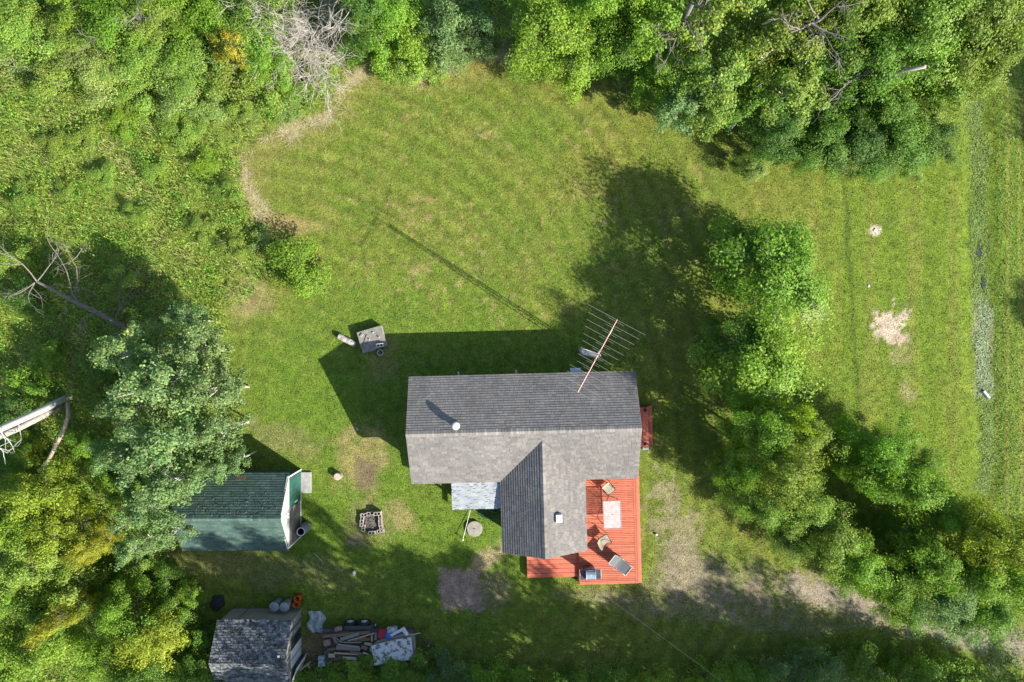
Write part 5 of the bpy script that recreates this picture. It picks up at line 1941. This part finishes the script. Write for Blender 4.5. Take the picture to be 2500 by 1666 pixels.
# --- grove at the upper right
G3 = 'grove behind the lawn'
for (x, y, r, h, t, k) in ((1330, 60, 110, 7.0, 'bright', 'broad'), (1400, 120, 90, 5.0, 'bright', 'broad'), (1300, 130, 70, 4.0, 'bright', 'broad'), (1440, 40, 90, 7.5, 'bright', 'broad'),
                           (1510, 110, 80, 5.0, 'mid', 'broad'), (1590, 60, 100, 8.0, 'bright', 'poplar'), (1620, 190, 75, 5.0, 'bright', 'broad'), (1740, 60, 120, 8.5, 'light', 'poplar'),
                           (1760, 180, 100, 7.0, 'light', 'poplar'), (1660, 250, 75, 5.0, 'grey', 'poplar'), (1740, 260, 75, 5.5, 'olive', 'poplar'), (1870, 130, 110, 8.0, 'olive', 'poplar'),
                           (1930, 220, 100, 7.0, 'olive', 'poplar'), (1830, 270, 80, 5.6, 'mid', 'poplar'), (1900, 320, 75, 5.0, 'deep', 'broad'), (2080, 40, 110, 9.0, 'olive', 'broad'),
                           (2010, 130, 100, 6.5, 'deep', 'broad'), (2110, 150, 110, 7.5, 'mid', 'broad'), (2230, 60, 120, 8.5, 'light', 'broad'), (2220, 150, 100, 7.0, 'bright', 'broad'),
                           (2330, 60, 120, 8.5, 'olive', 'broad'), (2390, 150, 95, 7.0, 'olive', 'broad'), (2420, 30, 100, 8.0, 'olive', 'broad'), (2300, 190, 80, 5.2, 'mid', 'poplar'),
                           (1990, 10, 90, 8.5, 'olive', 'broad'), (1860, 20, 100, 8.0, 'bright', 'poplar'), (1540, 10, 90, 8.5, 'bright', 'broad'), (2460, 90, 60, 7.5, 'olive', 'broad'), (2140, 20, 90, 8.0, 'mid', 'broad')):
    tree(k, x, y, r, h, t, tlabel(t, k, h, r, 'in the grove behind the lawn'), G3, name='poplar_tree' if k == 'poplar' else None)
for (x, y, r, h, t) in ((2010, 330, 80, 3.6, 'mid'), (2100, 350, 85, 3.6, 'deep'), (2190, 330, 90, 4.0, 'mid'), (2270, 340, 70, 3.4, 'deep'), (2060, 380, 56, 2.4, 'olive'), (2170, 270, 80, 4.4, 'mid'),
                        (2130, 395, 50, 2.2, 'mid'), (2250, 270, 70, 3.6, 'olive'), (1975, 385, 42, 2.2, 'mid'), (2230, 390, 45, 2.0, 'mid')):
    tree('broad', x, y, r, h, t, tlabel(t, 'broad', h, r, 'at the lawn edge below the fallen grey pole'), 'dark trees at the lawn edge')
tree('shrub', 1842, 405, 38, 2.0, 'pale', 'small pale sapling standing alone at the lawn edge', None)
tree('shrub', 1868, 380, 26, 1.8, 'pale', 'smaller pale sapling next to the lone sapling', None)

# --- the pair right of the house
tree('broad', 1888, 668, 148, 5.9, 'bright', 'full green tree on the lawn above the one by the house roof', None)
tree('broad', 1858, 885, 145, 6.1, 'bright', 'full green tree on the lawn right beside the house roof', None)
tree('broad', 1850, 600, 85, 4.9, 'mid', 'slender tree tucked beside the full green lawn tree', None)
tree('broad', 1810, 830, 85, 4.9, 'mid', 'slender tree tucked between the full tree and the roof', None)

# --- clump at the lower right
G5 = 'clump between driveway and ditch'
for (x, y, r, h, t) in ((1850, 1060, 85, 7.4, 'bright'), (1955, 1050, 75, 6.4, 'light'), (1905, 1135, 92, 8.0, 'olive'), (1800, 1145, 54, 6.4, 'bright'), (1845, 1225, 68, 6.2, 'light'),
                        (2135, 1100, 88, 6.4, 'bright'), (2200, 1180, 92, 6.6, 'bright'), (2080, 1140, 48, 5.0, 'bright'), (1955, 1235, 72, 5.0, 'light'), (2025, 1305, 76, 5.2, 'light'),
                        (2085, 1370, 80, 5.0, 'bright'), (1925, 1310, 62, 3.2, 'light'), (2180, 1300, 56, 3.4, 'mid'), (2300, 1250, 70, 4.6, 'bright'), (2265, 1370, 85, 5.6, 'bright'),
                        (2180, 1420, 72, 4.4, 'bright'), (2295, 1460, 78, 5.0, 'grey'), (2375, 1410, 85, 5.8, 'bright'), (2400, 1490, 70, 4.8, 'mid'), (2460, 1410, 75, 5.8, 'bright'),
                        (2205, 1490, 55, 3.4, 'bright'), (2330, 1520, 50, 3.0, 'grey'), (2240, 1130, 60, 4.4, 'light')):
    tree('broad', x, y, r, h, t, tlabel(t, 'broad', h, r, 'in the clump between driveway and ditch'), G5)
tree('broad', 2400, 1310, 85, 6.6, 'yellow', 'yellow-green tree in the clump, nearer the ditch', 'yellow trees by the ditch')
tree('broad', 2470, 1330, 75, 6.6, 'yellow', 'yellow-green tree in the clump, nearer the ditch', 'yellow trees by the ditch')
tree('shrub', 1960, 1030, 45, 7.0, 'yellow', 'small yellowing tree crown on top of the driveway clump', None, zc=6.4)

# --- poplars at the left
G6 = 'poplars over the green shed'
for (x, y, r, h) in ((310, 870, 85, 7.5), (400, 930, 100, 8.5), (470, 860, 80, 7.0), (520, 960, 85, 7.5), (450, 780, 55, 5.5), (330, 1000, 90, 8.0), (430, 1060, 100, 8.8),
                     (530, 1050, 70, 7.0), (340, 1110, 85, 8.0), (440, 1170, 85, 8.2), (360, 1240, 70, 7.2), (330, 1330, 45, 6.0), (420, 1290, 50, 6.2), (560, 1130, 40, 6.0), (290, 1120, 60, 7.0)):
    tree('poplar', x, y, r, h, 'grey', tlabel('grey', 'poplar', h, r, 'leaning over the green shed'), G6, name='poplar_tree')
# --- mixed trees, lower left
G7 = 'wood left of the sheds'
for (x, y, r, h, t) in ((90, 1210, 80, 5.6, 'yellow'), (40, 1290, 78, 6.0, 'bright'), (150, 1300, 75, 5.6, 'yellow'), (80, 1385, 80, 6.2, 'light'), (175, 1425, 58, 4.6, 'light'),
                        (20, 1460, 80, 6.4, 'bright'), (125, 1505, 70, 5.4, 'mid'), (60, 1600, 100, 7.0, 'bright'), (300, 1495, 72, 4.6, 'bright'), (370, 1560, 85, 4.8, 'yellow'),
                        (262, 1600, 60, 4.4, 'bright'), (60, 1105, 46, 2.0, 'yellow'), (205, 1090, 44, 1.8, 'bright'), (30, 1130, 60, 3.0, 'mid'),
                        (460, 1640, 60, 3.2, 'mid'), (420, 1500, 50, 2.6, 'mid'), (490, 1560, 40, 2.4, 'mid'), (340, 1660, 80, 5, 'mid'), (560, 1655, 30, 2.8, 'pale')):
    tree('broad' if r > 58 else 'shrub', x, y, r, h, t, tlabel(t, 'broad' if r > 58 else 'shrub', h, r, 'in the wood left of the sheds'), G7)
tree('broad', 225, 1335, 42, 5.0, 'orange', 'orange-yellow autumn tree beneath the poplar edge', None)
tree('shrub', 85, 1550, 36, 6.8, 'orange', 'orange-tinged treetop in the lower left wood', None, zc=6.3)
tree('shrub', 20, 640, 50, 2.2, 'light', 'light bush under the leaning dead tree', None, cat='bush', name='wild_bush')
for (x, y, r) in ((60, 720, 50), (262, 1000, 40), (60, 930, 55), (240, 900, 45), (120, 860, 40), (300, 690, 40), (30, 1010, 50), (250, 1160, 50), (300, 1190, 50), (320, 1390, 50), (250, 1440, 45), (400, 1410, 45), (450, 1450, 40)):
    _t = random.choice(['mid', 'bright', 'light', 'deep'])
    tree('shrub', x, y, r, 1.2 + r * .012, _t, '%s%s leafy bush in the undergrowth beneath the poplars' % ('small ' if r < 46 else '', TINTW[_t]), 'undergrowth bushes by the poplars', cat='bush', name='undergrowth_bush')

# --- bushes along the bottom edge
for (x, y, r, h, t) in ((760, 1665, 60, 1.8, 'mid'), (860, 1650, 55, 1.7, 'bright'), (940, 1655, 55, 1.8, 'mid'), (1020, 1640, 52, 1.8, 'mid'), (1100, 1655, 55, 2.0, 'bluegreen'), (1190, 1660, 55, 2.0, 'bright'),
                        (1290, 1675, 55, 1.9, 'mid'), (1390, 1675, 50, 1.8, 'mid'), (1500, 1680, 55, 1.9, 'mid'), (1600, 1675, 50, 1.8, 'bright'), (1730, 1668, 60, 2.2, 'bright'), (1830, 1660, 55, 2.2, 'mid'),
                        (1930, 1640, 62, 2.4, 'bluegreen'), (2030, 1650, 60, 2.2, 'grey'), (2110, 1640, 60, 2.4, 'mid'), (2200, 1650, 55, 2.2, 'mid'), (2290, 1650, 65, 2.4, 'bright'), (2380, 1680, 60, 2.2, 'mid'),
                        (960, 1600, 0, 0, ''), (890, 1618, 26, 1.3, 'mid'), (980, 1628, 30, 1.3, 'bright')):
    if r:
        tree('shrub', x, y, r, h, t, '%s leafy bush in the strip along the far side of the driveway' % TINTW[t], 'bushes along the driveway', cat='bush', name='roadside_bush')

# --- tall trees outside the frame whose shadows fall into it
L8 = 'tall tree standing beyond the driveway bushes'
for (gx_, gy_p, r, h) in ((820, 1800, 2.8, 8.5), (1010, 1800, 2.9, 9), (1200, 1810, 2.9, 9.5), (1400, 1810, 2.9, 9.5), (1600, 1840, 3.1, 12.3), (1780, 1850, 3.0, 13.2),
                          (1950, 1860, 3.0, 12), (2100, 1850, 3.0, 11), (2250, 1860, 3.0, 11.4), (2380, 1850, 3.0, 11.4), (2540, 1850, 2.8, 9.0), (2690, 1860, 2.4, 7.0), (1300, 1940, 3.2, 12),
                          (1480, 1950, 3.2, 13), (1100, 1940, 3.2, 12), (2450, 1930, 3.0, 11), (640, 1800, 2.6, 7.5),
                          (1385, 1775, 2.5, 16.5), (1250, 1795, 2.4, 16), (1520, 1800, 2.5, 16.8), (1120, 1785, 2.4, 14)):
    _cnt += 1
    tm, cm, h0, R0 = VAR['poplar'][_cnt % 3]
    p = W(gx_, gy_p, 0)
    root = thing('leafy_tree', L8, 'tree', p, _cnt * 1.3, 'tall trees beyond the driveway')
    root.scale = (r / R0, r / R0, h / h0)
    c = link_mesh('crown', cm, None, root)
    c.color = (*PALN['mid'], 1)
    link_mesh('trunk', tm, None, root)
for (gx_, gy_p, r, h) in ((2935, 470, 3.0, 8.0), (2965, 590, 2.6, 8.2), (3040, 420, 3.2, 9.5), (2890, 380, 2.6, 7.5), (2960, 350, 3.0, 8.5), (2850, 975, 1.7, 6.6), (2960, 1010, 1.8, 8.0)):
    _cnt += 1
    tm, cm, h0, R0 = VAR['broad'][_cnt % 4]
    p = W(gx_, gy_p, 0)
    root = thing('leafy_tree', 'roadside tree across the field strip from the ditch', 'tree', p, _cnt * 1.3, 'trees across the field strip')
    root.scale = (r / R0, r / R0, h / h0)
    c = link_mesh('crown', cm, None, root)
    c.color = (*PALN['mid'], 1)
    link_mesh('trunk', tm, None, root)


# --- dead wood
def grow(b, p, d, L_, r, depth, rs, curl=.25, nch=3, sides=5, up=0.0):
    pts = [p]
    n = 5
    dd = d.normalized()
    for i in range(n):
        dd = (dd + Vector((rs.normal() * curl, rs.normal() * curl, rs.normal() * curl * .6 + up))).normalized()
        pts.append(pts[-1] + dd * L_ / n)
    b.tube(pts, [max(.006, r * (1 - .13 * i)) for i in range(n + 1)], max(3, sides), cap=False)
    if depth <= 0:
        return
    for c in range(nch):
        k = rs.randint(1, n + 1)
        nd = (dd * .9 + Vector((rs.normal() * .65, rs.normal() * .65, rs.normal() * .4 + up))).normalized()
        grow(b, pts[k], nd, L_ * rs.uniform(.45, .75), r * .55, depth - 1, rs, curl, nch, sides - 1, up)


rs = np.random.RandomState(31)
dead = MB()
base = W(780, 70, 0)
for (tx_, ty_, tz_, r_) in ((620, 15, 3.2, .06), (700, 70, 3.0, .06), (690, 180, 2.0, .05), (725, 185, 1.6, .05), (770, 140, 2.6, .055), (840, 50, 3.4, .06), (760, 10, 4.2, .07), (820, 0, 4.4, .06),
                            (720, 130, 2.4, .05), (790, 100, 3.0, .06), (760, -30, 4.8, .07), (815, 90, 2.6, .05), (800, 60, 3.6, .06)):
    tip = W(tx_, ty_, tz_)
    d_ = tip - base
    grow(dead, base + Vector((rs.normal() * .3, rs.normal() * .3, 0)), d_ + Vector((0, 0, d_.length * .25)), d_.length * .9, r_ * .62, 3, rs, .28, 5, 5)
tag(dead.build('dead_tree', pm('pale_dead_twigs', (.56, .50, .44), rough=.85, var=.25, scale=7), None, smooth=True), 'bleached leafless dead tree with a mass of tangled twigs', 'dead tree')


def dead_thing(name, label, trunks, mat, seed, br, cat='dead tree', depth=2, curl=.22, nch=3):
    rs = np.random.RandomState(seed)
    b = MB()
    for pts, r0, r1 in trunks:
        P = [W(*q) for q in pts]
        b.tube(P, [r0 + (r1 - r0) * i / (len(P) - 1) for i in range(len(P))], 10)
    for (x, y, z, tx_, ty_, tz_, r_) in br:
        a, t_ = W(x, y, z), W(tx_, ty_, tz_)
        grow(b, a, t_ - a, (t_ - a).length, r_, depth, rs, curl, nch, 5)
    return tag(b.build(name, mat, None, smooth=True), label, cat)


dead_thing('dead_tree', 'leaning leafless grey tree at the edge of the poplars', [([(330, 812, -.1), (250, 770, 1.2), (180, 735, 2.2), (90, 688, 3.3)], .17, .07)], BARK_G, 5,
           [(90, 688, 3.3, 20, 560, 4.5, .038), (90, 688, 3.3, 130, 600, 3.8, .034), (85, 690, 3.3, 0, 720, 3.8, .034), (185, 738, 2.1, 165, 640, 3.0, .034), (168, 645, 2.9, 205, 580, 3.4, .035),
            (190, 738, 2.1, 170, 600, 3.3, .034), (280, 785, .8, 315, 690, 1.6, .034), (310, 700, 1.5, 340, 655, 1.8, .03), (230, 765, 1.4, 170, 795, 1.8, .035), (85, 690, 3.3, 50, 750, 3.4, .035),
            (120, 700, 2.9, 200, 690, 3.2, .03), (300, 770, .7, 270, 660, 1.6, .035)])
dead_thing('dead_birch', 'pale split birch trunk without crown, beside a brown leaning stem', [([(176, 965, -.1), (110, 998, 2.0), (40, 1030, 4.0), (-60, 1075, 6.5), (-200, 1140, 9)], .19, .15)], BARK_W, 6,
           [(40, 1030, 4.0, 75, 1085, 4.2, .03), (0, 1050, 5.0, 25, 1110, 5.2, .04), (-30, 1060, 5.6, 0, 1120, 5.6, .04)], depth=1)
dead_thing('dead_birch', 'grey twin stem rising against the pale split birch trunk', [([(168, 985, -.1), (110, 1012, 1.9), (40, 1048, 3.8), (-80, 1100, 6.5)], .20, .15)], pm('grey_white_bark', (.46, .42, .36), rough=.85, var=.3, scale=5, bump=.4, bscale=14), 7, [], depth=0)
dead_thing('dead_sapling', 'brown curved stem arching away from the pale birch trunk', [([(166, 985, 1.2), (167, 1018, 2.0), (158, 1045, 2.3), (138, 1085, 2.5), (118, 1125, 2.5), (95, 1152, 2.3)], .12, .085)], pm('tan_bark', (.36, .28, .21), rough=.85, var=.25, scale=6), 8, [], depth=0)
dead_thing('dead_snag', 'broken grey snag in the wood by the grey shed', [([(427, 1600, .1), (405, 1630, 1.0), (370, 1668, 2.0), (330, 1710, 3.2)], .19, .15), ([(425, 1618, .1), (405, 1650, 1.0), (380, 1690, 2.0)], .14, .1)], BARK_D, 9,
           [(300, 1560, 2, 250, 1640, 2.4, .05), (230, 1600, 2.2, 280, 1645, 2.4, .07)], depth=1)
dead_thing('dead_limbs', 'bare dark dead branches among the grove, leftmost of the bare ones', [([(1640, 110, 2), (1665, 60, 5), (1690, 10, 8.2)], .16, .1)], BARK_G, 12,
           [(1665, 60, 5, 1630, 95, 6.5, .06), (1665, 60, 5, 1700, 110, 6.5, .05), (1668, 55, 5, 1610, 100, 6.0, .05), (1690, 10, 8, 1740, 0, 9, .06), (1670, 50, 6, 1650, 110, 7.0, .05), (1675, 40, 6, 1705, 130, 7.0, .04)])
dead_thing('dead_limbs', 'bare grey dead branches spreading over the grove beside the olive trees', [([(2060, 10, 4), (2000, 50, 7.2), (1930, 80, 8.4)], .08, .04)], BARK_G, 13,
           [(1990, 55, 7.6, 2080, 30, 9.4, .05), (1980, 60, 8.0, 2060, 90, 9.0, .05), (1960, 70, 8.2, 1920, 90, 9.0, .05), (1985, 60, 8.0, 2040, 110, 8.4, .05), (2000, 50, 7.6, 1960, 0, 9, .05), (1970, 65, 8.0, 2000, 105, 8.8, .05), (1940, 75, 8.4, 1915, 60, 9.2, .04)])
dead_thing('dead_limbs', 'thin bare branch reaching across the grove toward the grey pole', [([(2020, 240, 3.6), (2080, 195, 4.8), (2150, 160, 5.8), (2190, 130, 6.4)], .08, .03)], BARK_G, 14,
           [(2060, 212, 4.4, 1985, 245, 5, .04), (2080, 195, 4.8, 2030, 215, 5.2, .035), (2100, 185, 5.2, 2175, 150, 6.2, .035), (2110, 178, 5.4, 2180, 125, 6.6, .03)])
dead_thing('fallen_pole', 'weathered grey pole end leaning in the grove treetops', [([(2160, 184, 5.6), (2210, 172, 6.4), (2259, 163, 7.2)], .085, .085)], BARK_D, 15, [], cat='pole', depth=0)
dead_thing('dead_limbs', 'small bare branches poking from the saplings of the thicket', [([(345, 60, 3), (335, 20, 5.6)], .05, .03)], BARK_G, 16,
           [(340, 40, 4.5, 300, 15, 6, .03), (340, 40, 4.5, 370, 10, 6, .03), (338, 30, 5, 325, 60, 5.6, .03), (215, 105, 3.6, 235, 90, 4.6, .04)])
dead_thing('brush_pile', 'brown pile of cut brush at the left margin of the thicket', [], BARK_D, 17,
           [(0 + 14 * i, 150 + (i * 37) % 40, .2, 70 - 9 * i, 140 + (i * 53) % 50, .5, .03) for i in range(9)], cat='brush pile', depth=1)
# bare pale twigs showing in the poplars come from their own trunks


# ------------------------------------------------------------------ grasses (uncountable)
def scatter(n, rs, mask, xr=(-30.5, 30.5), yr=(-21, 21)):
    x, y = rs.uniform(*xr, n), rs.uniform(*yr, n)
    px, py = 1250 + x * S0, 833 - y * S0
    k = rs.rand(n) < mask(px, py)
    return x[k], y[k], px[k], py[k]


BUILT = [[(1003, 905), (1555, 895), (1590, 990), (1592, 1095), (1560, 1420), (1290, 1410), (1215, 1340), (1215, 1235), (1110, 1235), (1110, 1150), (1010, 1160)],
         [(455, 1142), (735, 1142), (735, 1308), (455, 1308)], [(550, 1486), (742, 1484), (745, 1640), (555, 1640)]]


def free(px, py):
    m = np.ones(px.shape, bool)
    for b in BUILT:
        m &= sdf(b, px, py) > 3
    return m


def blades(x, y, z, n, rs, hmin, hmax, wd, lean, colf, curve=.5):
    """n blades per tuft; each a two-segment tapering strip of 3 triangles-worth (quad + tip quad)"""
    m = len(x)
    X = np.repeat(x, n) + rs.normal(size=m * n) * lean * .25
    Y = np.repeat(y, n) + rs.normal(size=m * n) * lean * .25
    Z = np.repeat(z, n)
    a = rs.rand(m * n) * 2 * math.pi
    hh = rs.uniform(hmin, hmax, m * n)
    ln = np.abs(rs.normal(size=m * n)) * lean + .3 * lean
    dx, dy = np.cos(a), np.sin(a)
    wx_, wy_ = -dy * wd * .5, dx * wd * .5
    b0 = np.stack([X - wx_, Y - wy_, Z - .01], -1)
    b1 = np.stack([X + wx_, Y + wy_, Z - .01], -1)
    m1 = np.stack([X + dx * ln * .45 + wx_ * .8, Y + dy * ln * .45 + wy_ * .8, Z + hh * .75], -1)
    m0 = np.stack([X + dx * ln * .45 - wx_ * .8, Y + dy * ln * .45 - wy_ * .8, Z + hh * .75], -1)
    t1 = np.stack([X + dx * ln + wx_ * .15, Y + dy * ln + wy_ * .15, Z + hh * (1 - curve * .35)], -1)
    t0 = np.stack([X + dx * ln - wx_ * .15, Y + dy * ln - wy_ * .15, Z + hh * (1 - curve * .35)], -1)
    v = np.stack([b0, b1, m1, m0, t1, t0], 1).reshape(-1, 3)
    k = np.arange(m * n)[:, None] * 6
    f = np.concatenate([k + np.array([[0, 1, 2, 3]]), k + np.array([[3, 2, 4, 5]])])
    c = np.repeat(np.repeat(colf, n, 0) * rs.uniform(.7, 1.35, (m * n, 1)), 6, 0)
    return v, f, c


rs = np.random.RandomState(77)
# short lawn: single-triangle-like leaning blades
lx, ly, lpx, lpy = scatter(330000, rs, lambda a, b: (1 - wild_mask(a, b)) * (.35 + .65 * fbm(a, b, 16, 41)))
k = free(lpx, lpy)
lx, ly = lx[k], ly[k]
lc = ground_color(lx, ly)
gness = lc[:, 1] / (lc[:, 0] + 1e-6)
k = rs.rand(len(lx)) < np.clip((gness - .78) * 4.2, .16, 1)
lx, ly, lc = lx[k], ly[k], lc[k]
bare = np.clip((1.05 - lc[:, 1] / lc[:, 0]) * 4, 0, .75)[:, None]
lc = lc * (1 - bare) + np.array([.105, .135, .025]) * bare
n = len(lx)
a = rs.rand(n) * 2 * math.pi
hh = rs.uniform(.02, .06, n)
ln = rs.uniform(.02, .075, n)
wd = rs.uniform(.018, .04, n)
z = ground_h(lx, ly)
dx, dy = np.cos(a), np.sin(a)
v = np.stack([np.stack([lx - dy * wd, ly + dx * wd, z - .01], -1), np.stack([lx + dy * wd, ly - dx * wd, z - .01], -1), np.stack([lx + dx * ln, ly + dy * ln, z + hh], -1)], 1).reshape(-1, 3)
c = lc * rs.uniform(.6, 1.6, (n, 1))
straw = rs.rand(n) < .05
c[straw] = np.array([.25, .20, .10]) * rs.uniform(.7, 1.2, (straw.sum(), 1))
tag(link_mesh('lawn_grass', np_mesh('lawn_grass', v, np.arange(3 * n).reshape(n, 3), np.repeat(c, 3, 0)), GRASS), 'short mown grass of the lawn', 'grass', kind='stuff')

# tall wild grass
wx_, wy_, wpx, wpy = scatter(30000, rs, lambda a, b: wild_mask(a, b) * np.clip(fbm(a, b, 40, 51) * 1.5 - .15, .1, 1))
n_ = fbm(wpx, wpy, 55, 52)
n2_ = fbm(wpx, wpy, 120, 53)
base_c = np.array([.230, .280, .058]) * np.ones((len(wx_), 1))
ydry = sstep(.52, .68, n2_)[:, None] * .55
base_c = base_c * (1 - ydry) + np.array([.330, .310, .120]) * ydry
lush = sstep(.52, .68, n_)[:, None] * .7
base_c = base_c * (1 - lush) + np.array([.125, .250, .030]) * lush
hz = .18 + .45 * n_
v, f, c = blades(wx_, wy_, np.zeros(len(wx_)) - .02, 9, rs, .12, .42, .034, .30, base_c)
tag(link_mesh('tall_grass', np_mesh('tall_grass', v, f, c), GRASS), 'tall unmown grass round the clearing', 'grass', kind='stuff')
# broad-leaved weeds
wx_, wy_, wpx, wpy = scatter(22000, rs, lambda a, b: wild_mask(a, b) * sstep(.30, .52, fbm(a, b, 60, 61)))
P, N, C = [], [], []
per = 16
m = len(wx_)
g_ = rs.normal(size=(m * per, 3)) * np.array([.20, .20, .13])
hz = np.repeat(.2 + .6 * fbm(wpx, wpy, 50, 62), per)
P = np.stack([np.repeat(wx_, per), np.repeat(wy_, per), hz], -1) + g_
P[:, 2] = np.maximum(P[:, 2], .04)
N = rs.normal(size=(m * per, 3)) * .6 + np.array([0, 0, 1.0])
tc_ = np.array([.150, .290, .034]) * np.repeat(rs.uniform(.7, 1.35, (m, 1)), per, 0)
tc_[:, 0] *= np.repeat(rs.uniform(.7, 1.7, m), per)
v, f, c = leaf_quads(P, N, .105, .5, rs, tc_ * rs.uniform(.75, 1.25, (m * per, 1)))
tag(link_mesh('leafy_weeds', np_mesh('leafy_weeds', v, f, c), LEAF), 'leafy green weeds among the tall grass', 'weeds', kind='stuff')
# cut hay along the mown edge
hx, hy, hpx, hpy = scatter(160000, rs, lambda a, b: (1 - sstep(3, 26, pdist(HAY, a, b) + (fbm(a, b, 30, 71) - .5) * 60 + (fbm(a, b, 70, 2) - .45) * 80)) * .6, (-16, 1), (6, 18))
hc = np.array([.46, .39, .23]) * rs.uniform(.7, 1.25, (len(hx), 1))
v, f, c = blades(hx, hy, ground_h(hx, hy), 2, rs, .03, .08, .014, .24, hc, 1.0)
tag(link_mesh('cut_hay', np_mesh('cut_hay', v, f, c), GRASS), 'dry cut hay lying along the mown edge', 'hay', kind='stuff')
# rank growth in the ditch and the mown strip beyond it
dx_, dy_, dpx, dpy = scatter(90000, rs, lambda a, b: np.maximum((1 - sstep(2, 26, pdist(DITCH, a, b) + (fbm(a, b, 30, 81) - .5) * 40)) * .7, .06 * sstep(2430, 2440, a)), (26, 31), (-21, 17))
k = np.ones(len(dx_), bool)
for (cx, cy, rx, ry) in ((2393, 612, 9, 22), (2403, 690, 8, 17)):
    k &= m_blob(dpx, dpy, cx, cy, rx, ry, 0, .3) < rs.rand(len(dx_))
dx_, dy_, dpx, dpy = dx_[k], dy_[k], dpx[k], dpy[k]
dc = np.array([.195, .265, .066]) * np.ones((len(dx_), 1))
alg = (sstep(700, 770, dpy) * (1 - sstep(955, 985, dpy)) * (1 - sstep(26, 36, pdist(DITCH, dpx, dpy))))[:, None]
dc = dc * (1 - alg) + np.array([.30, .35, .20]) * alg
nn = sstep(.5, .62, fbm(dpx, dpy, 14, 82))[:, None] * .3
dc = dc * (1 - nn) + np.array([.050, .085, .018]) * nn
v, f, c = blades(dx_, dy_, ground_h(dx_, dy_), 4, rs, .03, .09, .026, .09, dc * 1.15)
tag(link_mesh('ditch_weeds', np_mesh('ditch_weeds', v, f, c), GRASS), 'rank grey-green growth filling the ditch', 'weeds', kind='stuff')
# grass creeping round footings, stones and driveway: longer tufts
ex, ey, epx, epy = scatter(26000, rs, lambda a, b: np.clip((fbm(a, b, 50, 91) - .5) * 3, 0, 1) * m_blob(a, b, 1150, 1330, 800, 330, 0, .4) * (1 - wild_mask(a, b)))
k = free(epx, epy)
ex, ey = ex[k], ey[k]
ec = ground_color(ex, ey)
k = ec[:, 1] > ec[:, 0] * 1.02
ex, ey, ec = ex[k], ey[k], ec[k]
v, f, c = blades(ex, ey, ground_h(ex, ey), 4, rs, .04, .10, .020, .07, ec * 1.1)
tag(link_mesh('lawn_tufts', np_mesh('lawn_tufts', v, f, c), GRASS), 'longer grass tufts in the shaded yard', 'grass', kind='stuff')
